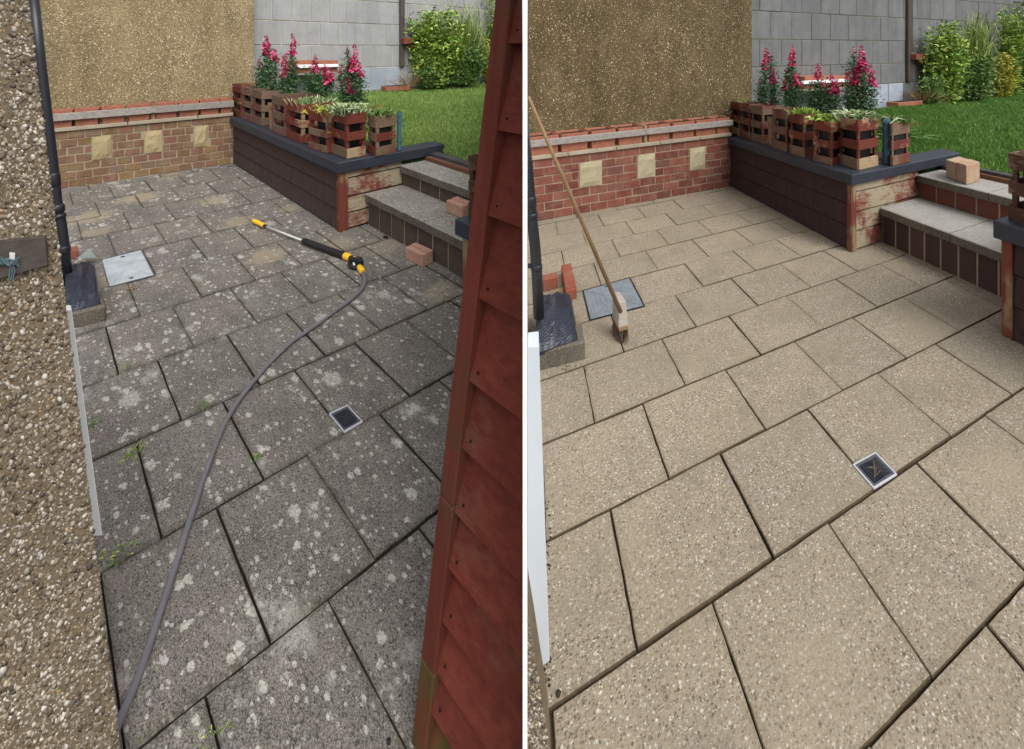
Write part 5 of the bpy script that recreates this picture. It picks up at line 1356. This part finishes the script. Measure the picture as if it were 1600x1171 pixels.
hs_ = obj('hose', MB().tube(sm, .0098, 10), 'hose', None, smooth=True); tag(hs_, 'grey pressure washer hose curving across the stained patio', 'hose')

# ------------------------------------------------------------------ loose bricks
def brick_pair(Y, base, H, e1, e2, l1, l2, ht, mat, labels, group, gap=.004):
    p = Y.g(*base, H)
    for i in range(2):
        brick_at(Y, p + e2 * (l2 + gap) * i, H, e1, e2, l1, l2, ht, mat, labels[i], group)
def brick_px(Y, lft, frt, rgt, ytop, H, mat, labels, group, split='fr'):
    """Two bricks side by side from three foot points; split across the front-right run."""
    l, f, r = Y.g(*lft, H), Y.g(*frt, H), Y.g(*rgt, H); h = zrow(f.y, ytop) - f.z
    for i in range(2):
        if split == 'fr':
            a, b = f + (r - f) * (.0 + .51 * i), f + (r - f) * (.49 + .51 * i); c, d = b + (l - f), a + (l - f)
        else:
            a, b = l + (f - l) * (.0 + .51 * i), l + (f - l) * (.49 + .51 * i); c, d = b + (r - f), a + (r - f)
        q = [a, b, c, d]
        o = obj('loose_brick', MB().prism([up(x, .001) for x in q], [up(x, h + (.006 if i == 1 else 0)) for x in q]), mat, None, .004); tag(o, labels[i], 'brick', group)
brick_px(L, (633.2, 405), (660, 418.5), (677, 411), 399, 0, 'pink_brick', ('nearer pink brick of the pair lying on the stained patio before the steps', 'farther pink brick of the pair lying on the stained patio before the steps'), 'loose pink bricks at the stained steps')
brick_px(L, (697, 332), (722, 342.5), (740, 336), 323, .266, 'pink_brick', ('nearer pink brick of the pair on the lower step, stained patio', 'farther pink brick of the pair on the lower step, stained patio'), 'loose pink bricks at the stained steps')
brick_px(R, (1478, 277), (1510, 289.5), (1531, 283), 260, .502, 'tan_brick', ('left brick of the pair standing on the top step, cream patio', 'right brick of the pair standing on the top step, cream patio'), 'bricks standing on the top step', 'lf')

# ------------------------------------------------------------------ broom leaning on the partition
bt_ = R.g(972, 533)
broom = thing('broom', bt_, 'stiff broom with pale head leaning against the white partition at the cream patio', 'broom')
Yb = bt_.y
top = at(825.8, 152, Yb - .35); hd = at(969.5, 487, Yb - .03)
obj('handle', MB().tube([top, top.lerp(hd, .35), hd], [.0085, .0105, .0125], 10), 'handle', broom, smooth=True, clip=(824.6, False))
q = [at(966.5, 513, Yb - .02), at(981.5, 509, Yb - .02), at(978, 470.5, Yb), at(966, 474, Yb)]
dp = Vector((-.05, .11, .012))
obj('head', MB().prism(q, [p + Vector((-.012, .10, 0)) for p in q]), 'broom_head', broom, .003)
q2 = [at(967.5, 519, Yb - .022), at(981.5, 515, Yb - .022), at(981.4, 509.4, Yb - .021), at(966.6, 513.4, Yb - .021)]
obj('binding', MB().prism(q2, [p + Vector((-.012, .10, 0)) for p in q2]), 'handle', broom, .002)
n_ = 620; P = []; Dv = []
for i in range(n_):
    s, d = random.random(), random.random()
    p = q2[0].lerp(q2[1], s) + Vector((-.012, .10, 0)) * d; e = R.g(962 + 21 * s - 4 * d, 535 - 5 * d) if False else Vector((p.x + random.uniform(-.022, .016) - .01 * d, p.y + random.uniform(-.03, .02), 0))
    e.z = R.gz(e.x, e.y, .002); P.append(p[:]); Dv.append((e - p)[:])
P = np.array(P); Dv = np.array(Dv); ln_ = np.linalg.norm(Dv, axis=1)
b = (np.arange(n_) * 3)[:, None]
sd = rng.normal(size=(n_, 3)); sd[:, 2] = 0; sd /= np.linalg.norm(sd, axis=1, keepdims=True)
V = np.stack([P - sd * .0022, P + sd * .0022, P + Dv], 1).reshape(-1, 3)
rawmesh('bristles', V, b + np.array([[0, 1, 2]]), 'bristle', broom)

# ------------------------------------------------------------------ weeds in the joints, stones, holes
for (x, y, lb, n, s, mat, r) in (((213), 706, 'yellowing spiky weed in a joint of the stained patio, left of the hose', 70, .042, 'leaf_lime', .012), (317, 634, 'small grassy weed in the stained patio joint just left of the hose bend', 60, .04, 'leaf_mid', .012), (193, 862, 'bright green clover weed by the close pebbledash wall', 30, .024, 'leaf_shrub', .016), (164, 876, 'pale yellow leaf weed at the foot of the close pebbledash wall', 12, .03, 'leaf_lime', .008), (396, 718, 'tiny weed sprouting in a joint just right of the hose', 26, .022, 'leaf_mid', .008), (336, 1150, 'mossy weed strip in the joint at the bottom of the stained patio', 40, .016, 'leaf_shrub', .02), (138, 668, 'grass weed against the white plastic strip of the stained patio', 40, .05, 'leaf_mid', .012), (206, 452, 'fine weed beside the inspection cover of the stained patio', 30, .03, 'leaf_straw', .010), (200, 575, 'low weed in a joint below the kerb of the stained patio', 26, .025, 'leaf_mid', .02)):
    tuft('weed', L, L.g(x, y, .002), lb, 'weed', mat, n, s, s * (.30 if s < .035 else .09), r, .5, .3)
tuft('weed', R, R.g(1257, 364, .002), 'tiny weed at the foot of the raised bed by the cream patio', 'weed', 'leaf_mid', 24, .03, .006, .012, .5, .3)
def stone(Y, px, r, label, mat='concrete_R'):
    c = Y.g(*px); V, Fq = blobs(np.array([up(c, r * .2)[:]]), np.array([1., 0, 0]), np.array([0, 1., 0]), np.array([0, 0, 1.]), np.array([r]), np.array([r * .75]), np.array([r * .7]), True)
    o = rawmesh('pebble_stone', V, Fq, mat, None, True); tag(o, label, 'stone')
stone(L, (231, 1086), .009, 'small pale stone beside the hose near the bottom of the stained patio')
stone(L, (607, 1160), .008, 'dark pebble at the bottom of the stained patio near the gate', 'liner')
stone(R, (872, 1086), .010, 'dark lump of dirt beside the close wall of the cream patio', 'soil')
q = [L.g(598, 372.5), L.g(607, 374), L.g(606, 370), L.g(599, 369)]
o = obj('weep_hole', MB().prism([up(p, .001) for p in q], [up(p, .004) for p in q]), 'hole'); tag(o, 'small dark hole at the foot of the lower step, stained patio', 'hole')
for Y, n, box, nm in ((R, 60, (868, 920, 556, 580), 'crumbs of dirt swept against the kerb of the cream patio'), (R, 50, (850, 862, 780, 1100), 'crumbs of dirt along the white panel of the cream patio'), (L, 70, (690, 735, 450, 480), 'dark dirt swept into the corner by the second bed, stained patio')):
    x = rng.uniform(box[0], box[1], n); y = rng.uniform(box[2], box[3], n)
    Cc = np.array([Y.g(a, b_, .001)[:] for a, b_ in zip(x, y)]); r_ = rng.uniform(.002, .007, n)
    V, Fq = blobs(Cc, np.array([1., 0, 0]), np.array([0, 1., 0]), np.array([0, 0, 1.]), r_, r_ * .8, r_ * .5)
    o = stuff(rawmesh('dirt_crumbs', V, Fq, 'soil')); o['label'] = nm; o['category'] = 'dirt'
